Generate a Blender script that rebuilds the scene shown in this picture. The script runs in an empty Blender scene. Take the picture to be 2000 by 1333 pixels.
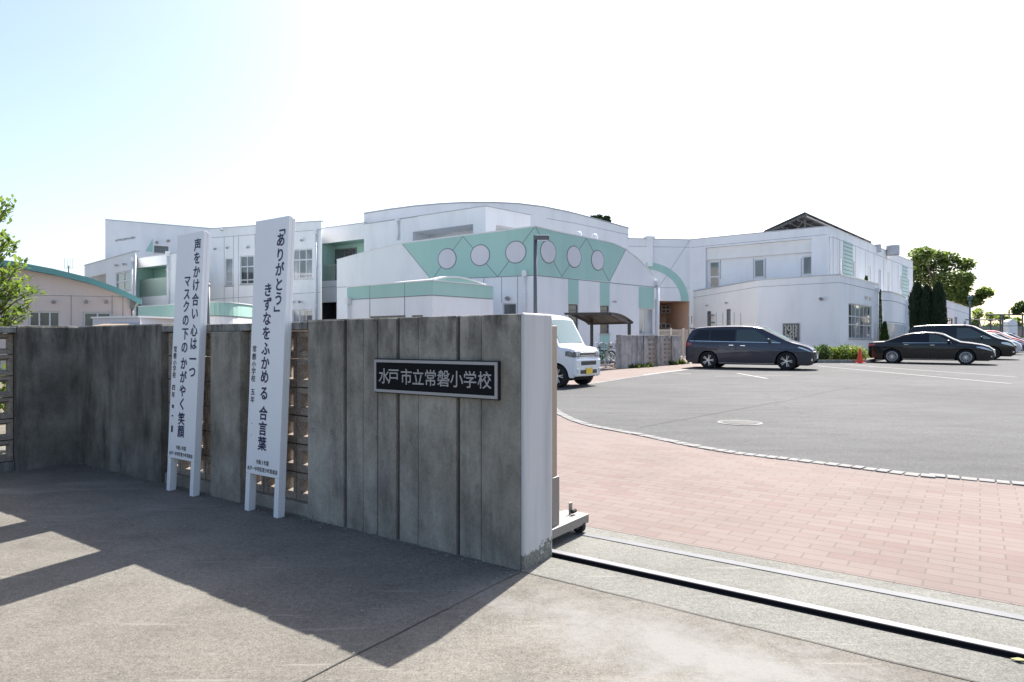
import bpy, bmesh, math, random
from mathutils import Vector, Matrix

sc = bpy.context.scene
COL = sc.collection
R = math.radians

# ------------------------------------------------------------------ camera
CAMZ = 1.2
cam_d = bpy.data.cameras.new("camera")
cam_d.sensor_width = 36.0
cam_d.lens = 36.0 * 1293.0 / 2000.0
cam_d.clip_start = 0.05
cam_d.clip_end = 6000
cam = bpy.data.objects.new("camera", cam_d)
cam.location = (0, 0, CAMZ)
cam.rotation_euler = (R(90), 0, 0)
COL.objects.link(cam)
sc.camera = cam

# ------------------------------------------------------------------ sky, sun, exposure
SUN_AZ = 26.7      # degrees to the right of the viewing direction
SUN_EL = 49.4
world = bpy.data.worlds.new("World")
sc.world = world
world.use_nodes = True
wn = world.node_tree.nodes
wl = world.node_tree.links
sky = wn.new("ShaderNodeTexSky")
sky.sky_type = 'NISHITA'
sky.sun_disc = False
sky.sun_elevation = R(SUN_EL)
sky.sun_rotation = R(SUN_AZ)
sky.altitude = 0
sky.air_density = 0.9
sky.dust_density = 2.5
sky.ozone_density = 0.5
wn["Background"].inputs["Strength"].default_value = 0.115
wl.new(sky.outputs[0], wn["Background"].inputs["Color"])

sun_d = bpy.data.lights.new("sun", 'SUN')
sun_d.energy = 5.0
sun_d.angle = R(0.53)
sun_d.color = (1.0, 0.96, 0.9)
sun = bpy.data.objects.new("sun", sun_d)
sdir = Vector((math.sin(R(SUN_AZ)) * math.cos(R(SUN_EL)), math.cos(R(SUN_AZ)) * math.cos(R(SUN_EL)), math.sin(R(SUN_EL))))
sun.rotation_euler = sdir.to_track_quat('Z', 'Y').to_euler()
sun.location = sdir * 120
COL.objects.link(sun)

sc.view_settings.view_transform = 'Standard'
sc.view_settings.look = 'None'
sc.view_settings.gamma = 1
sc.view_settings.exposure = 1.25

# ------------------------------------------------------------------ measuring helpers
FPX, CXP, CYP = 1293.0, 1000.0, 666.5
GPTS = [(-400, 0), (7, 0), (28, .09), (60, .45), (4000, .45)]


def g(y):
    for (a, za), (b, zb) in zip(GPTS, GPTS[1:]):
        if y <= b:
            return za + (zb - za) * (y - a) / (b - a)
    return GPTS[-1][1]


def gp(px, py):
    """ground point seen at a picture position"""
    y = 10.0
    for _ in range(60):
        y = .5 * y + .5 * (CAMZ - g(y)) * FPX / (py - CYP)
    return Vector(((px - CXP) / FPX * y, y))


def cz(px, py, z):
    """plan position of a roof corner of known height"""
    y = (z - CAMZ) * FPX / (CYP - py)
    return Vector(((px - CXP) / FPX * y, y))


def py2(px, y):
    return Vector(((px - CXP) / FPX * y, y))


def zat(py, y):
    return CAMZ + (CYP - py) * y / FPX


# gate axes: local x = to the right along the wall line, local y = into the school
GA = math.atan2(-.577, .816)
GO = Vector((.048, 3.46))
GX = Vector((math.cos(GA), math.sin(GA)))
GY = Vector((-math.sin(GA), math.cos(GA)))


def loc2w(x, y):
    return GO + GX * x + GY * y


# ------------------------------------------------------------------ object helpers
def tag(o, label=None, cat=None, group=None, kind=None):
    if label: o["label"] = label
    if cat: o["category"] = cat
    if group: o["group"] = group
    if kind: o["kind"] = kind
    return o


def thing(name, label, cat, loc=(0, 0, 0), rz=0, group=None, scale=1.0):
    o = bpy.data.objects.new(name, None)
    o.empty_display_size = .2
    o.location = loc
    o.rotation_euler = (0, 0, rz)
    o.scale = (scale, scale, scale)
    COL.objects.link(o)
    return tag(o, label, cat, group)


def copy_tree(o, parent=None):
    c = o.copy()
    COL.objects.link(c)
    c.parent = parent
    for ch in list(o.children):
        if ch is not c:
            copy_tree(ch, c)
    return c


def root_loc(o):
    v = Vector((0, 0, 0))
    while o is not None:
        v += o.location
        o = o.parent
    return v


class MB:
    def __init__(self):
        self.v, self.f, self.m = [], [], []

    def add(self, verts, faces, mi=0):
        b = len(self.v)
        self.v += [tuple(p) for p in verts]
        for f in faces:
            self.f.append(tuple(b + i for i in f))
            self.m.append(mi)

    def poly(self, pts, mi=0):
        self.add(pts, [tuple(range(len(pts)))], mi)

    def hexa(self, p, mi=0):
        self.add(p, [(0, 3, 2, 1), (4, 5, 6, 7), (0, 1, 5, 4), (1, 2, 6, 5), (2, 3, 7, 6), (3, 0, 4, 7)], mi)

    def box(self, x0, x1, y0, y1, z0, z1, mi=0):
        self.hexa([(x0, y0, z0), (x1, y0, z0), (x1, y1, z0), (x0, y1, z0),
                   (x0, y0, z1), (x1, y0, z1), (x1, y1, z1), (x0, y1, z1)], mi)

    def obox(self, c, ax, ay, az, mi=0):
        c, ax, ay, az = Vector(c), Vector(ax), Vector(ay), Vector(az)
        self.hexa([c - ax - ay - az, c + ax - ay - az, c + ax + ay - az, c - ax + ay - az,
                   c - ax - ay + az, c + ax - ay + az, c + ax + ay + az, c - ax + ay + az], mi)

    def prism(self, pts2, z0, z1, mi=0):
        n = len(pts2)
        vs = [(p[0], p[1], z0) for p in pts2] + [(p[0], p[1], z1) for p in pts2]
        fs = [tuple(range(n - 1, -1, -1)), tuple(range(n, 2 * n))]
        fs += [(i, (i + 1) % n, n + (i + 1) % n, n + i) for i in range(n)]
        self.add(vs, fs, mi)

    def bar(self, p0, p1, w, h=None, mi=0, up=(0, 0, 1)):
        p0, p1 = Vector(p0), Vector(p1)
        d = p1 - p0
        if d.length < 1e-6: return
        u = Vector(up)
        if abs(d.normalized().dot(u)) > .98: u = Vector((1, 0, 0))
        s = d.cross(u).normalized()
        t = s.cross(d).normalized()
        self.obox((p0 + p1) / 2, d / 2, s * (w / 2), t * ((h or w) / 2), mi)

    def tube(self, pts, r, n=10, mi=0, cap=True):
        pts = [Vector(p) for p in pts]
        rs = r if isinstance(r, (list, tuple)) else [r] * len(pts)
        b = len(self.v)
        prev = None
        for i, p in enumerate(pts):
            d = (pts[min(i + 1, len(pts) - 1)] - pts[max(i - 1, 0)]).normalized()
            if prev is None:
                u = Vector((0, 0, 1)) if abs(d.z) < .9 else Vector((1, 0, 0))
                s = d.cross(u).normalized()
            else:
                s = (prev - d * prev.dot(d)).normalized()
            prev = s
            t = d.cross(s)
            for k in range(n):
                a = 2 * math.pi * k / n
                self.v.append(tuple(p + (s * math.cos(a) + t * math.sin(a)) * rs[i]))
        for i in range(len(pts) - 1):
            for k in range(n):
                k2 = (k + 1) % n
                self.f.append((b + i * n + k, b + i * n + k2, b + (i + 1) * n + k2, b + (i + 1) * n + k))
                self.m.append(mi)
        if cap:
            self.f.append(tuple(b + k for k in range(n - 1, -1, -1))); self.m.append(mi)
            e = b + (len(pts) - 1) * n
            self.f.append(tuple(e + k for k in range(n))); self.m.append(mi)

    def lathe(self, prof, n=24, axis='z', c=(0, 0, 0), mi=0):
        """profile of (radius, height) turned about an axis"""
        b = len(self.v)
        for (r, h) in prof:
            for k in range(n):
                a = 2 * math.pi * k / n
                x, y = r * math.cos(a), r * math.sin(a)
                if axis == 'z': p = (x, y, h)
                elif axis == 'y': p = (x, h, y)
                else: p = (h, x, y)
                self.v.append((p[0] + c[0], p[1] + c[1], p[2] + c[2]))
        for i in range(len(prof) - 1):
            for k in range(n):
                k2 = (k + 1) % n
                self.f.append((b + i * n + k, b + i * n + k2, b + (i + 1) * n + k2, b + (i + 1) * n + k))
                self.m.append(mi)

    def disc(self, c, r, n=24, axis='z', mi=0):
        ps = []
        for k in range(n):
            a = 2 * math.pi * k / n
            x, y = r * math.cos(a), r * math.sin(a)
            p = (x, y, 0) if axis == 'z' else ((x, 0, y) if axis == 'y' else (0, x, y))
            ps.append((c[0] + p[0], c[1] + p[1], c[2] + p[2]))
        self.poly(ps, mi)

    def build(self, name, mats, parent=None, local=True, smooth=False, bevel=0, recalc=False):
        if not isinstance(mats, (list, tuple)): mats = [mats]
        vs = self.v
        if parent is not None and not local:
            o0 = root_loc(parent)
            vs = [(x - o0.x, y - o0.y, z - o0.z) for (x, y, z) in vs]
        me = bpy.data.meshes.new(name)
        me.from_pydata(vs, [], self.f)
        for m in mats: me.materials.append(m)
        me.polygons.foreach_set("material_index", self.m)
        if smooth:
            me.polygons.foreach_set("use_smooth", [True] * len(self.f))
        if recalc:
            bm = bmesh.new(); bm.from_mesh(me)
            bmesh.ops.recalc_face_normals(bm, faces=bm.faces)
            bm.to_mesh(me); bm.free()
        me.update()
        o = bpy.data.objects.new(name, me)
        COL.objects.link(o)
        if parent is not None: o.parent = parent
        if bevel:
            md = o.modifiers.new("bevel", 'BEVEL')
            md.width = bevel; md.segments = 2; md.limit_method = 'ANGLE'; md.angle_limit = R(40)
        return o


def sheet(name, pts, dz, mat, kind="structure"):
    """flat polygon that follows the gentle fall of the ground"""
    bm = bmesh.new()
    bm.faces.new([bm.verts.new((p[0], p[1], 0)) for p in pts])
    for (y, _) in GPTS[1:-1]:
        bmesh.ops.bisect_plane(bm, geom=bm.verts[:] + bm.edges[:] + bm.faces[:], plane_co=(0, y, 0), plane_no=(0, 1, 0))
    for v in bm.verts: v.co.z = g(v.co.y) + dz
    bmesh.ops.recalc_face_normals(bm, faces=bm.faces)
    for f in bm.faces:
        if f.normal.z < 0: f.normal_flip()
    me = bpy.data.meshes.new(name)
    bm.to_mesh(me); bm.free()
    me.materials.append(mat)
    o = bpy.data.objects.new(name, me)
    COL.objects.link(o)
    if kind: o["kind"] = kind
    return o


def strip(p, q, w):
    p, q = Vector(p), Vector(q)
    d = (q - p).normalized()
    s = Vector((-d.y, d.x)) * (w / 2)
    return [p - s, q - s, q + s, p + s]


_glyphs = {}


def glyph(ch, bold=0.0):
    """mesh of one character, unit size, centred on its cell"""
    key = (ch, bold)
    if key not in _glyphs:
        cu = bpy.data.curves.new("glyph", 'FONT')
        cu.body = ch
        cu.offset = bold
        cu.resolution_u = 3
        o = bpy.data.objects.new("glyph", cu)
        COL.objects.link(o)
        dg = bpy.context.evaluated_depsgraph_get()
        dg.update()
        me = bpy.data.meshes.new_from_object(o.evaluated_get(dg))
        vs = [(v.co.x, v.co.y) for v in me.vertices]
        fs = [tuple(p.vertices) for p in me.polygons]
        bpy.data.objects.remove(o); bpy.data.curves.remove(cu); bpy.data.meshes.remove(me)
        if vs:
            xs = [v[0] for v in vs]
            wide = ord(ch) > 0x2000
            cx = .5 if wide else (min(xs) + max(xs)) / 2
            vs = [(x - cx, y - .38) for x, y in vs]
        _glyphs[key] = (vs, fs)
    return _glyphs[key]


def put_glyph(mb, ch, cx, cz_, size, y, bold=0.0, rot=0, sx=1.0, mi=0):
    """character lying in the local xz plane at depth y, facing -y; weight built from shifted strikes"""
    vs, fs = glyph(ch, 0)
    c, s = math.cos(rot), math.sin(rot)
    offs = [(0, 0)] if not bold else [(0, 0), (bold, 0), (-bold, 0), (0, bold), (0, -bold), (bold * .7, bold * .7), (-bold * .7, bold * .7), (bold * .7, -bold * .7), (-bold * .7, -bold * .7)]
    for k, (ox, oz) in enumerate(offs):
        mb.add([(cx + size * sx * (x * c - z * s + ox), y - .00008 * k, cz_ + size * (x * s + z * c + oz)) for x, z in vs], fs, mi)


# ------------------------------------------------------------------ material helpers
def new_mat(name):
    m = bpy.data.materials.new(name)
    m.use_nodes = True
    nt = m.node_tree
    return m, nt.nodes, nt.links, nt.nodes["Principled BSDF"]


def rgb(c):
    return (c[0], c[1], c[2], 1)


def plain(name, col, rough=.6, metal=0.0, coat=0.0, spec=.5, var=0.0, vscale=3.0, trans=0.0):
    m, n, l, b = new_mat(name)
    b.inputs["Base Color"].default_value = rgb(col)
    b.inputs["Roughness"].default_value = rough
    b.inputs["Metallic"].default_value = metal
    b.inputs["Coat Weight"].default_value = coat
    b.inputs["Specular IOR Level"].default_value = spec
    if trans: b.inputs["Transmission Weight"].default_value = trans
    if var:
        tc = n.new("ShaderNodeTexCoord")
        ns = n.new("ShaderNodeTexNoise"); ns.inputs["Scale"].default_value = vscale; ns.inputs["Detail"].default_value = 5
        l.new(tc.outputs["Object"], ns.inputs["Vector"])
        mx = n.new("ShaderNodeMix"); mx.data_type = 'RGBA'
        mx.inputs[6].default_value = rgb([c * (1 - var) for c in col])
        mx.inputs[7].default_value = rgb([min(1, c * (1 + var)) for c in col])
        l.new(ns.outputs["Fac"], mx.inputs[0])
        l.new(mx.outputs[2], b.inputs["Base Color"])
    return m


def ramp(n, stops):
    r = n.new("ShaderNodeValToRGB")
    e = r.color_ramp.elements
    while len(e) < len(stops): e.new(.5)
    for i, (p, c) in enumerate(stops):
        e[i].position = p
        e[i].color = rgb(c) if isinstance(c, (tuple, list)) else (c, c, c, 1)
    return r


def noise(n, l, vec, scale, detail=6, rough=.6, stretch=None, rot=None):
    if stretch or rot:
        mp = n.new("ShaderNodeMapping")
        if stretch: mp.inputs["Scale"].default_value = stretch
        if rot: mp.inputs["Rotation"].default_value = rot
        l.new(vec, mp.inputs["Vector"])
        vec = mp.outputs[0]
    t = n.new("ShaderNodeTexNoise")
    t.inputs["Scale"].default_value = scale
    t.inputs["Detail"].default_value = detail
    t.inputs["Roughness"].default_value = rough
    l.new(vec, t.inputs["Vector"])
    return t.outputs["Fac"]


def mixc(n, l, fac, a, b, mode='MIX'):
    mx = n.new("ShaderNodeMix"); mx.data_type = 'RGBA'; mx.blend_type = mode
    for sock, val in ((mx.inputs[0], fac), (mx.inputs[6], a), (mx.inputs[7], b)):
        if isinstance(val, bpy.types.NodeSocket): l.new(val, sock)
        elif isinstance(val, (tuple, list)): sock.default_value = rgb(val)
        else: sock.default_value = val
    return mx.outputs[2]


def bump(n, l, b, h, strength, dist):
    bp = n.new("ShaderNodeBump")
    bp.inputs["Strength"].default_value = strength
    bp.inputs["Distance"].default_value = dist
    l.new(h, bp.inputs["Height"])
    l.new(bp.outputs[0], b.inputs["Normal"])


def objco(n):
    return n.new("ShaderNodeTexCoord").outputs["Object"]


# ------------------------------------------------------------------ materials
def mat_concrete_wall(name, dark, mid, light, streak=1.0):
    m, n, l, b = new_mat(name)
    co = objco(n)
    big = noise(n, l, co, 1.6, 6, .62)
    r1 = ramp(n, [(.3, dark), (.52, mid), (.75, light)])
    l.new(big, r1.inputs[0])
    st = noise(n, l, co, 1.0, 8, .65, stretch=(4.2, 4.2, .75))
    r2 = ramp(n, [(.34, .42), (.5, .97), (.64, 1.15)])
    l.new(st, r2.inputs[0])
    c = mixc(n, l, .85 * streak, r1.outputs[0], r2.outputs[0], 'MULTIPLY')
    st2 = noise(n, l, co, 1.0, 4, .5, stretch=(15, 15, 2.2))
    r3 = ramp(n, [(.62, 0.0), (.76, .22)])
    l.new(st2, r3.inputs[0])
    c = mixc(n, l, r3.outputs[0], c, [x * 1.5 for x in light])
    bl = noise(n, l, co, 4.5, 8, .72, stretch=(1, 1, .6))
    rb_ = ramp(n, [(.34, .6), (.5, 1.0), (.66, 1.25)]); l.new(bl, rb_.inputs[0])
    c = mixc(n, l, .8, c, rb_.outputs[0], 'MULTIPLY')
    fine = noise(n, l, co, 55, 4, .7)
    r4 = ramp(n, [(.25, .72), (.5, 1.0), (.8, 1.12)])
    l.new(fine, r4.inputs[0])
    c = mixc(n, l, .8, c, r4.outputs[0], 'MULTIPLY')
    # lichen dirt along the weathered top edge
    sx = n.new("ShaderNodeSeparateXYZ"); l.new(co, sx.inputs[0])
    mr = n.new("ShaderNodeMapRange"); mr.inputs[1].default_value = 1.05; mr.inputs[2].default_value = 1.34
    l.new(sx.outputs[2], mr.inputs[0])
    d1 = noise(n, l, co, 9, 6, .7, stretch=(1, 1, .35))
    r5 = ramp(n, [(.42, 0.0), (.62, 1.0)]); l.new(d1, r5.inputs[0])
    mu = n.new("ShaderNodeMath"); mu.operation = 'MULTIPLY'
    l.new(r5.outputs[0], mu.inputs[0]); l.new(mr.outputs[0], mu.inputs[1])
    c = mixc(n, l, mu.outputs[0], c, [x * .45 for x in dark])
    vo = n.new("ShaderNodeTexVoronoi"); vo.inputs["Scale"].default_value = 42; l.new(co, vo.inputs["Vector"])
    rv = ramp(n, [(.035, .35), (.075, 1.0)]); l.new(vo.outputs["Distance"], rv.inputs[0])
    c = mixc(n, l, .55, c, rv.outputs[0], 'MULTIPLY')
    l.new(c, b.inputs["Base Color"])
    b.inputs["Roughness"].default_value = .9
    b.inputs["Specular IOR Level"].default_value = .2
    h = mixc(n, l, .5, fine, rv.outputs[0])
    bump(n, l, b, h, .5, .006)
    return m


def mat_pavement(name, c0, c1, c2, stain=.6, blot=True, patch=False):
    m, n, l, b = new_mat(name)
    co = objco(n)
    big = noise(n, l, co, .7, 7, .62)
    r1 = ramp(n, [(.32, c0), (.52, c1), (.72, c2)])
    l.new(big, r1.inputs[0])
    mid = noise(n, l, co, 3.2, 8, .7, stretch=(1, 1.3, 1), rot=(0, 0, .6))
    r2 = ramp(n, [(.30, .66), (.5, .98), (.70, 1.16)])
    l.new(mid, r2.inputs[0])
    c = mixc(n, l, stain, r1.outputs[0], r2.outputs[0], 'MULTIPLY')
    gr = noise(n, l, co, 38, 5, .75)
    rg = ramp(n, [(.35, .72), (.5, 1.0), (.65, 1.22)])
    l.new(gr, rg.inputs[0])
    c = mixc(n, l, .8, c, rg.outputs[0], 'MULTIPLY')
    fine = noise(n, l, co, 120, 3, .8)
    r3 = ramp(n, [(.30, .35), (.5, 1.0), (.70, 1.55)])
    l.new(fine, r3.inputs[0])
    c = mixc(n, l, .75, c, r3.outputs[0], 'MULTIPLY')
    if blot:
        bl = noise(n, l, co, 1.15, 5, .55, stretch=(.55, 1.5, 1), rot=(0, 0, .5))
        r4 = ramp(n, [(.6, 0.0), (.74, .65)])
        l.new(bl, r4.inputs[0])
        c = mixc(n, l, r4.outputs[0], c, [min(.8, x * 1.45) for x in c2])
        if patch:
            # pale worn patch in front of the gate
            mp = n.new('ShaderNodeMapping'); mp.vector_type = 'TEXTURE'
            mp.inputs['Location'].default_value = (.75, 2.50, 0); mp.inputs['Rotation'].default_value = (0, 0, -.62); mp.inputs['Scale'].default_value = (1.15, .34, 1)
            l.new(co, mp.inputs['Vector'])
            ln = n.new('ShaderNodeVectorMath'); ln.operation = 'LENGTH'; l.new(mp.outputs[0], ln.inputs[0])
            pn = noise(n, l, co, 5.5, 7, .7)
            sb = n.new('ShaderNodeMath'); sb.operation = 'MULTIPLY_ADD'; sb.inputs[1].default_value = 2.6; l.new(pn, sb.inputs[0]); l.new(ln.outputs['Value'], sb.inputs[2])
            rp_ = ramp(n, [(.42, .75), (.72, 0.0)])
            dv = n.new('ShaderNodeMath'); dv.operation = 'MULTIPLY'; dv.inputs[1].default_value = .3; l.new(sb.outputs[0], dv.inputs[0])
            l.new(dv.outputs[0], rp_.inputs[0])
            c = mixc(n, l, rp_.outputs[0], c, (.235, .230, .219))
        # scuffs
        sc_ = noise(n, l, co, 2.2, 3, .5, stretch=(1.0, 14, 1), rot=(0, 0, -.35))
        r5 = ramp(n, [(.63, 0.0), (.72, .5)])
        l.new(sc_, r5.inputs[0])
        c = mixc(n, l, r5.outputs[0], c, [min(.8, x * 1.3) for x in c2])
    l.new(c, b.inputs["Base Color"])
    b.inputs["Roughness"].default_value = .92
    b.inputs["Specular IOR Level"].default_value = .2
    bump(n, l, b, fine, .55, .004)
    return m


def mat_brick():
    m, n, l, b = new_mat("brick_pavers")
    tc = objco(n)
    mp = n.new("ShaderNodeMapping"); mp.inputs["Rotation"].default_value = (0, 0, -GA)
    l.new(tc, mp.inputs["Vector"])
    br = n.new("ShaderNodeTexBrick")
    br.offset = .5
    br.inputs["Scale"].default_value = 1.0
    br.inputs["Brick Width"].default_value = .232
    br.inputs["Row Height"].default_value = .103
    br.inputs["Mortar Size"].default_value = .0046
    br.inputs["Mortar Smooth"].default_value = .25
    br.inputs["Bias"].default_value = -.4
    br.inputs["Color1"].default_value = rgb((.168, .129, .114))
    br.inputs["Color2"].default_value = rgb((.140, .084, .072))
    br.inputs["Mortar"].default_value = rgb((.112, .086, .075))
    l.new(mp.outputs[0], br.inputs["Vector"])
    ns = noise(n, l, tc, 1.1, 6, .65)
    r1 = ramp(n, [(.3, .84), (.5, 1.0), (.7, 1.13)]); l.new(ns, r1.inputs[0])
    c = mixc(n, l, 1.0, br.outputs["Color"], r1.outputs[0], 'MULTIPLY')
    fi = noise(n, l, tc, 120, 3, .7)
    r2 = ramp(n, [(.3, .82), (.5, 1.0), (.75, 1.15)]); l.new(fi, r2.inputs[0])
    c = mixc(n, l, .8, c, r2.outputs[0], 'MULTIPLY')
    # pale dusty bloom
    du = noise(n, l, tc, .35, 4, .5)
    r3 = ramp(n, [(.4, .15), (.7, .5)]); l.new(du, r3.inputs[0])
    c = mixc(n, l, r3.outputs[0], c, (.182, .154, .142))
    l.new(c, b.inputs["Base Color"])
    b.inputs["Roughness"].default_value = .85
    b.inputs["Specular IOR Level"].default_value = .25
    iv = n.new("ShaderNodeMath"); iv.operation = 'SUBTRACT'; iv.inputs[0].default_value = 1
    l.new(br.outputs["Fac"], iv.inputs[1])
    bump(n, l, b, iv.outputs[0], .6, .004)
    return m


def mat_asphalt():
    m, n, l, b = new_mat("asphalt")
    co = objco(n)
    big = noise(n, l, co, .25, 6, .6)
    r1 = ramp(n, [(.3, (.068, .0685, .069)), (.5, (.082, .0825, .083)), (.7, (.096, .0965, .0965))])
    l.new(big, r1.inputs[0])
    pt = noise(n, l, co, 1.7, 6, .7, stretch=(.5, 1.6, 1), rot=(0, 0, .5))
    rp = ramp(n, [(.35, .80), (.55, 1.0), (.7, 1.1)]); l.new(pt, rp.inputs[0])
    c = mixc(n, l, .9, r1.outputs[0], rp.outputs[0], 'MULTIPLY')
    gm = noise(n, l, co, 34, 4, .8)
    rg = ramp(n, [(.34, .68), (.5, 1.0), (.66, 1.34)]); l.new(gm, rg.inputs[0])
    c = mixc(n, l, .8, c, rg.outputs[0], 'MULTIPLY')
    fi = noise(n, l, co, 130, 2, .8)
    r2 = ramp(n, [(.3, .4), (.5, 1.0), (.72, 1.65)]); l.new(fi, r2.inputs[0])
    c = mixc(n, l, .85, c, r2.outputs[0], 'MULTIPLY')
    vo = n.new("ShaderNodeTexVoronoi"); vo.feature = 'DISTANCE_TO_EDGE'; vo.inputs["Scale"].default_value = .16
    wv = n.new("ShaderNodeMapping"); l.new(co, wv.inputs["Vector"])
    nz = n.new("ShaderNodeTexNoise"); nz.inputs["Scale"].default_value = 1.3; nz.inputs["Detail"].default_value = 6
    l.new(co, nz.inputs["Vector"])
    ad = n.new("ShaderNodeMix"); ad.data_type = 'RGBA'; ad.blend_type = 'LINEAR_LIGHT'; ad.inputs[0].default_value = .35
    l.new(co, ad.inputs[6]); l.new(nz.outputs["Color"], ad.inputs[7])
    l.new(ad.outputs[2], vo.inputs["Vector"])
    rc = ramp(n, [(.0008, .6), (.003, 1.0)]); l.new(vo.outputs["Distance"], rc.inputs[0])
    c = mixc(n, l, .6, c, rc.outputs[0], 'MULTIPLY')
    l.new(c, b.inputs["Base Color"])
    b.inputs["Roughness"].default_value = .9
    b.inputs["Specular IOR Level"].default_value = .25
    bump(n, l, b, fi, .6, .005)
    return m


def mat_render_wall(name, col, stain=.25, scale=1.0):
    """painted cement facade with faint rain streaks"""
    m, n, l, b = new_mat(name)
    co = objco(n)
    st = noise(n, l, co, .9 * scale, 7, .62, stretch=(1.1, 1.1, .25))
    r1 = ramp(n, [(.33, 1 - stain), (.5, 1.0), (.8, 1.03)]); l.new(st, r1.inputs[0])
    c = mixc(n, l, 1.0, col, r1.outputs[0], 'MULTIPLY')
    bg = noise(n, l, co, .35 * scale, 5, .6)
    r2 = ramp(n, [(.3, .965), (.6, 1.01)]); l.new(bg, r2.inputs[0])
    c = mixc(n, l, 1.0, c, r2.outputs[0], 'MULTIPLY')
    l.new(c, b.inputs["Base Color"])
    b.inputs["Roughness"].default_value = .75
    b.inputs["Specular IOR Level"].default_value = .3
    fi = noise(n, l, co, 30, 3, .6)
    bump(n, l, b, fi, .15, .01)
    return m


def mat_leaf(name, a, c_, tr=.35):
    m, n, l, b = new_mat(name)
    ge = n.new("ShaderNodeNewGeometry")
    r = ramp(n, [(0.0, a), (1.0, c_)])
    l.new(ge.outputs["Random Per Island"], r.inputs[0])
    l.new(r.outputs[0], b.inputs["Base Color"])
    b.inputs["Roughness"].default_value = .55
    b.inputs["Specular IOR Level"].default_value = .3
    t = n.new("ShaderNodeBsdfTranslucent")
    tcol = mixc(n, l, 1.0, r.outputs[0], (1.15, 1.3, .6), 'MULTIPLY')
    l.new(tcol, t.inputs["Color"])
    ms = n.new("ShaderNodeMixShader"); ms.inputs[0].default_value = tr
    l.new(b.outputs[0], ms.inputs[1]); l.new(t.outputs[0], ms.inputs[2])
    l.new(ms.outputs[0], n["Material Output"].inputs["Surface"])
    return m


def mat_glass(name, col, rough=.04, var=.5):
    """window glass with a dim room or curtain behind it"""
    m, n, l, b = new_mat(name)
    co = objco(n)
    ns = noise(n, l, co, 1.1, 2, .4, stretch=(1.0, 1.0, .35))
    r = ramp(n, [(.38, [x * (1 - var) for x in col]), (.62, [x * (1 + var) for x in col])])
    l.new(ns, r.inputs[0])
    l.new(r.outputs[0], b.inputs["Base Color"])
    b.inputs["Roughness"].default_value = rough
    b.inputs["Specular IOR Level"].default_value = .9
    b.inputs["Coat Weight"].default_value = .6
    b.inputs["Coat Roughness"].default_value = .02
    return m


def mat_carpaint(name, col, metal=.4, rough=.3):
    m, n, l, b = new_mat(name)
    b.inputs["Base Color"].default_value = rgb(col)
    b.inputs["Metallic"].default_value = metal
    b.inputs["Roughness"].default_value = rough
    b.inputs["Coat Weight"].default_value = .45
    b.inputs["Coat Roughness"].default_value = .03
    b.inputs["Specular IOR Level"].default_value = .3
    return m


M = {}
M['pavement'] = mat_pavement("pavement_concrete", (.128, .118, .102), (.157, .146, .126), (.192, .180, .158), patch=True)
M['apron'] = mat_pavement("apron_concrete", (.145, .142, .128), (.172, .169, .153), (.198, .195, .178), stain=.5)
M['brick'] = mat_brick()
M['asphalt'] = mat_asphalt()
M['earth'] = mat_pavement("school_yard_earth", (.12, .10, .075), (.15, .13, .10), (.18, .155, .12), blot=False)
M['joint'] = plain("joint_dark", (.05, .048, .045), .95)
M['sett'] = plain("granite_sett", (.165, .162, .158), .85, var=.3, vscale=14)
M['line'] = plain("road_paint", (.23, .23, .225), .8, var=.25, vscale=6)
M['iron'] = plain("cast_iron", (.096, .096, .095), .7, var=.25, vscale=8)
M['wallc'] = mat_concrete_wall("board_marked_concrete", (.185, .170, .140), (.29, .270, .230), (.375, .352, .305), .62)
M['wallc2'] = mat_concrete_wall("stained_concrete", (.100, .094, .080), (.175, .165, .143), (.28, .266, .235), 1.0)
M['coping'] = mat_concrete_wall("coping_concrete", (.17, .165, .15), (.25, .245, .225), (.32, .315, .3), .4)
M['block'] = mat_pavement("screen_block", (.235, .198, .162), (.285, .242, .202), (.33, .285, .242), stain=.4, blot=False)
M['farwall'] = mat_concrete_wall("pale_low_wall", (.30, .285, .27), (.42, .40, .385), (.52, .495, .48), .8)
M['farblock'] = plain("pale_block", (.36, .31, .27), .9, var=.25, vscale=5)


def mat_post_end():
    m, n, l, b = new_mat("white_painted_end")
    co = objco(n)
    sx = n.new("ShaderNodeSeparateXYZ"); l.new(co, sx.inputs[0])
    a = noise(n, l, co, 14, 7, .7)
    mu = n.new("ShaderNodeMath"); mu.operation = 'MULTIPLY_ADD'
    mu.inputs[1].default_value = .34; mu.inputs[2].default_value = -.09
    l.new(a, mu.inputs[0])
    lt = n.new("ShaderNodeMath"); lt.operation = 'LESS_THAN'
    l.new(sx.outputs[2], lt.inputs[0]); l.new(mu.outputs[0], lt.inputs[1])
    st = noise(n, l, co, 1.0, 5, .6, stretch=(9, 9, .7))
    r = ramp(n, [(.35, (.40, .40, .40)), (.6, (.50, .50, .505))]); l.new(st, r.inputs[0])
    di = noise(n, l, co, 60, 4, .7)
    rd = ramp(n, [(.35, (.07, .075, .065)), (.65, (.24, .24, .22))]); l.new(di, rd.inputs[0])
    c = mixc(n, l, lt.outputs[0], r.outputs[0], rd.outputs[0])
    l.new(c, b.inputs["Base Color"])
    b.inputs["Roughness"].default_value = .7
    bump(n, l, b, di, .2, .003)
    return m


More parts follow.
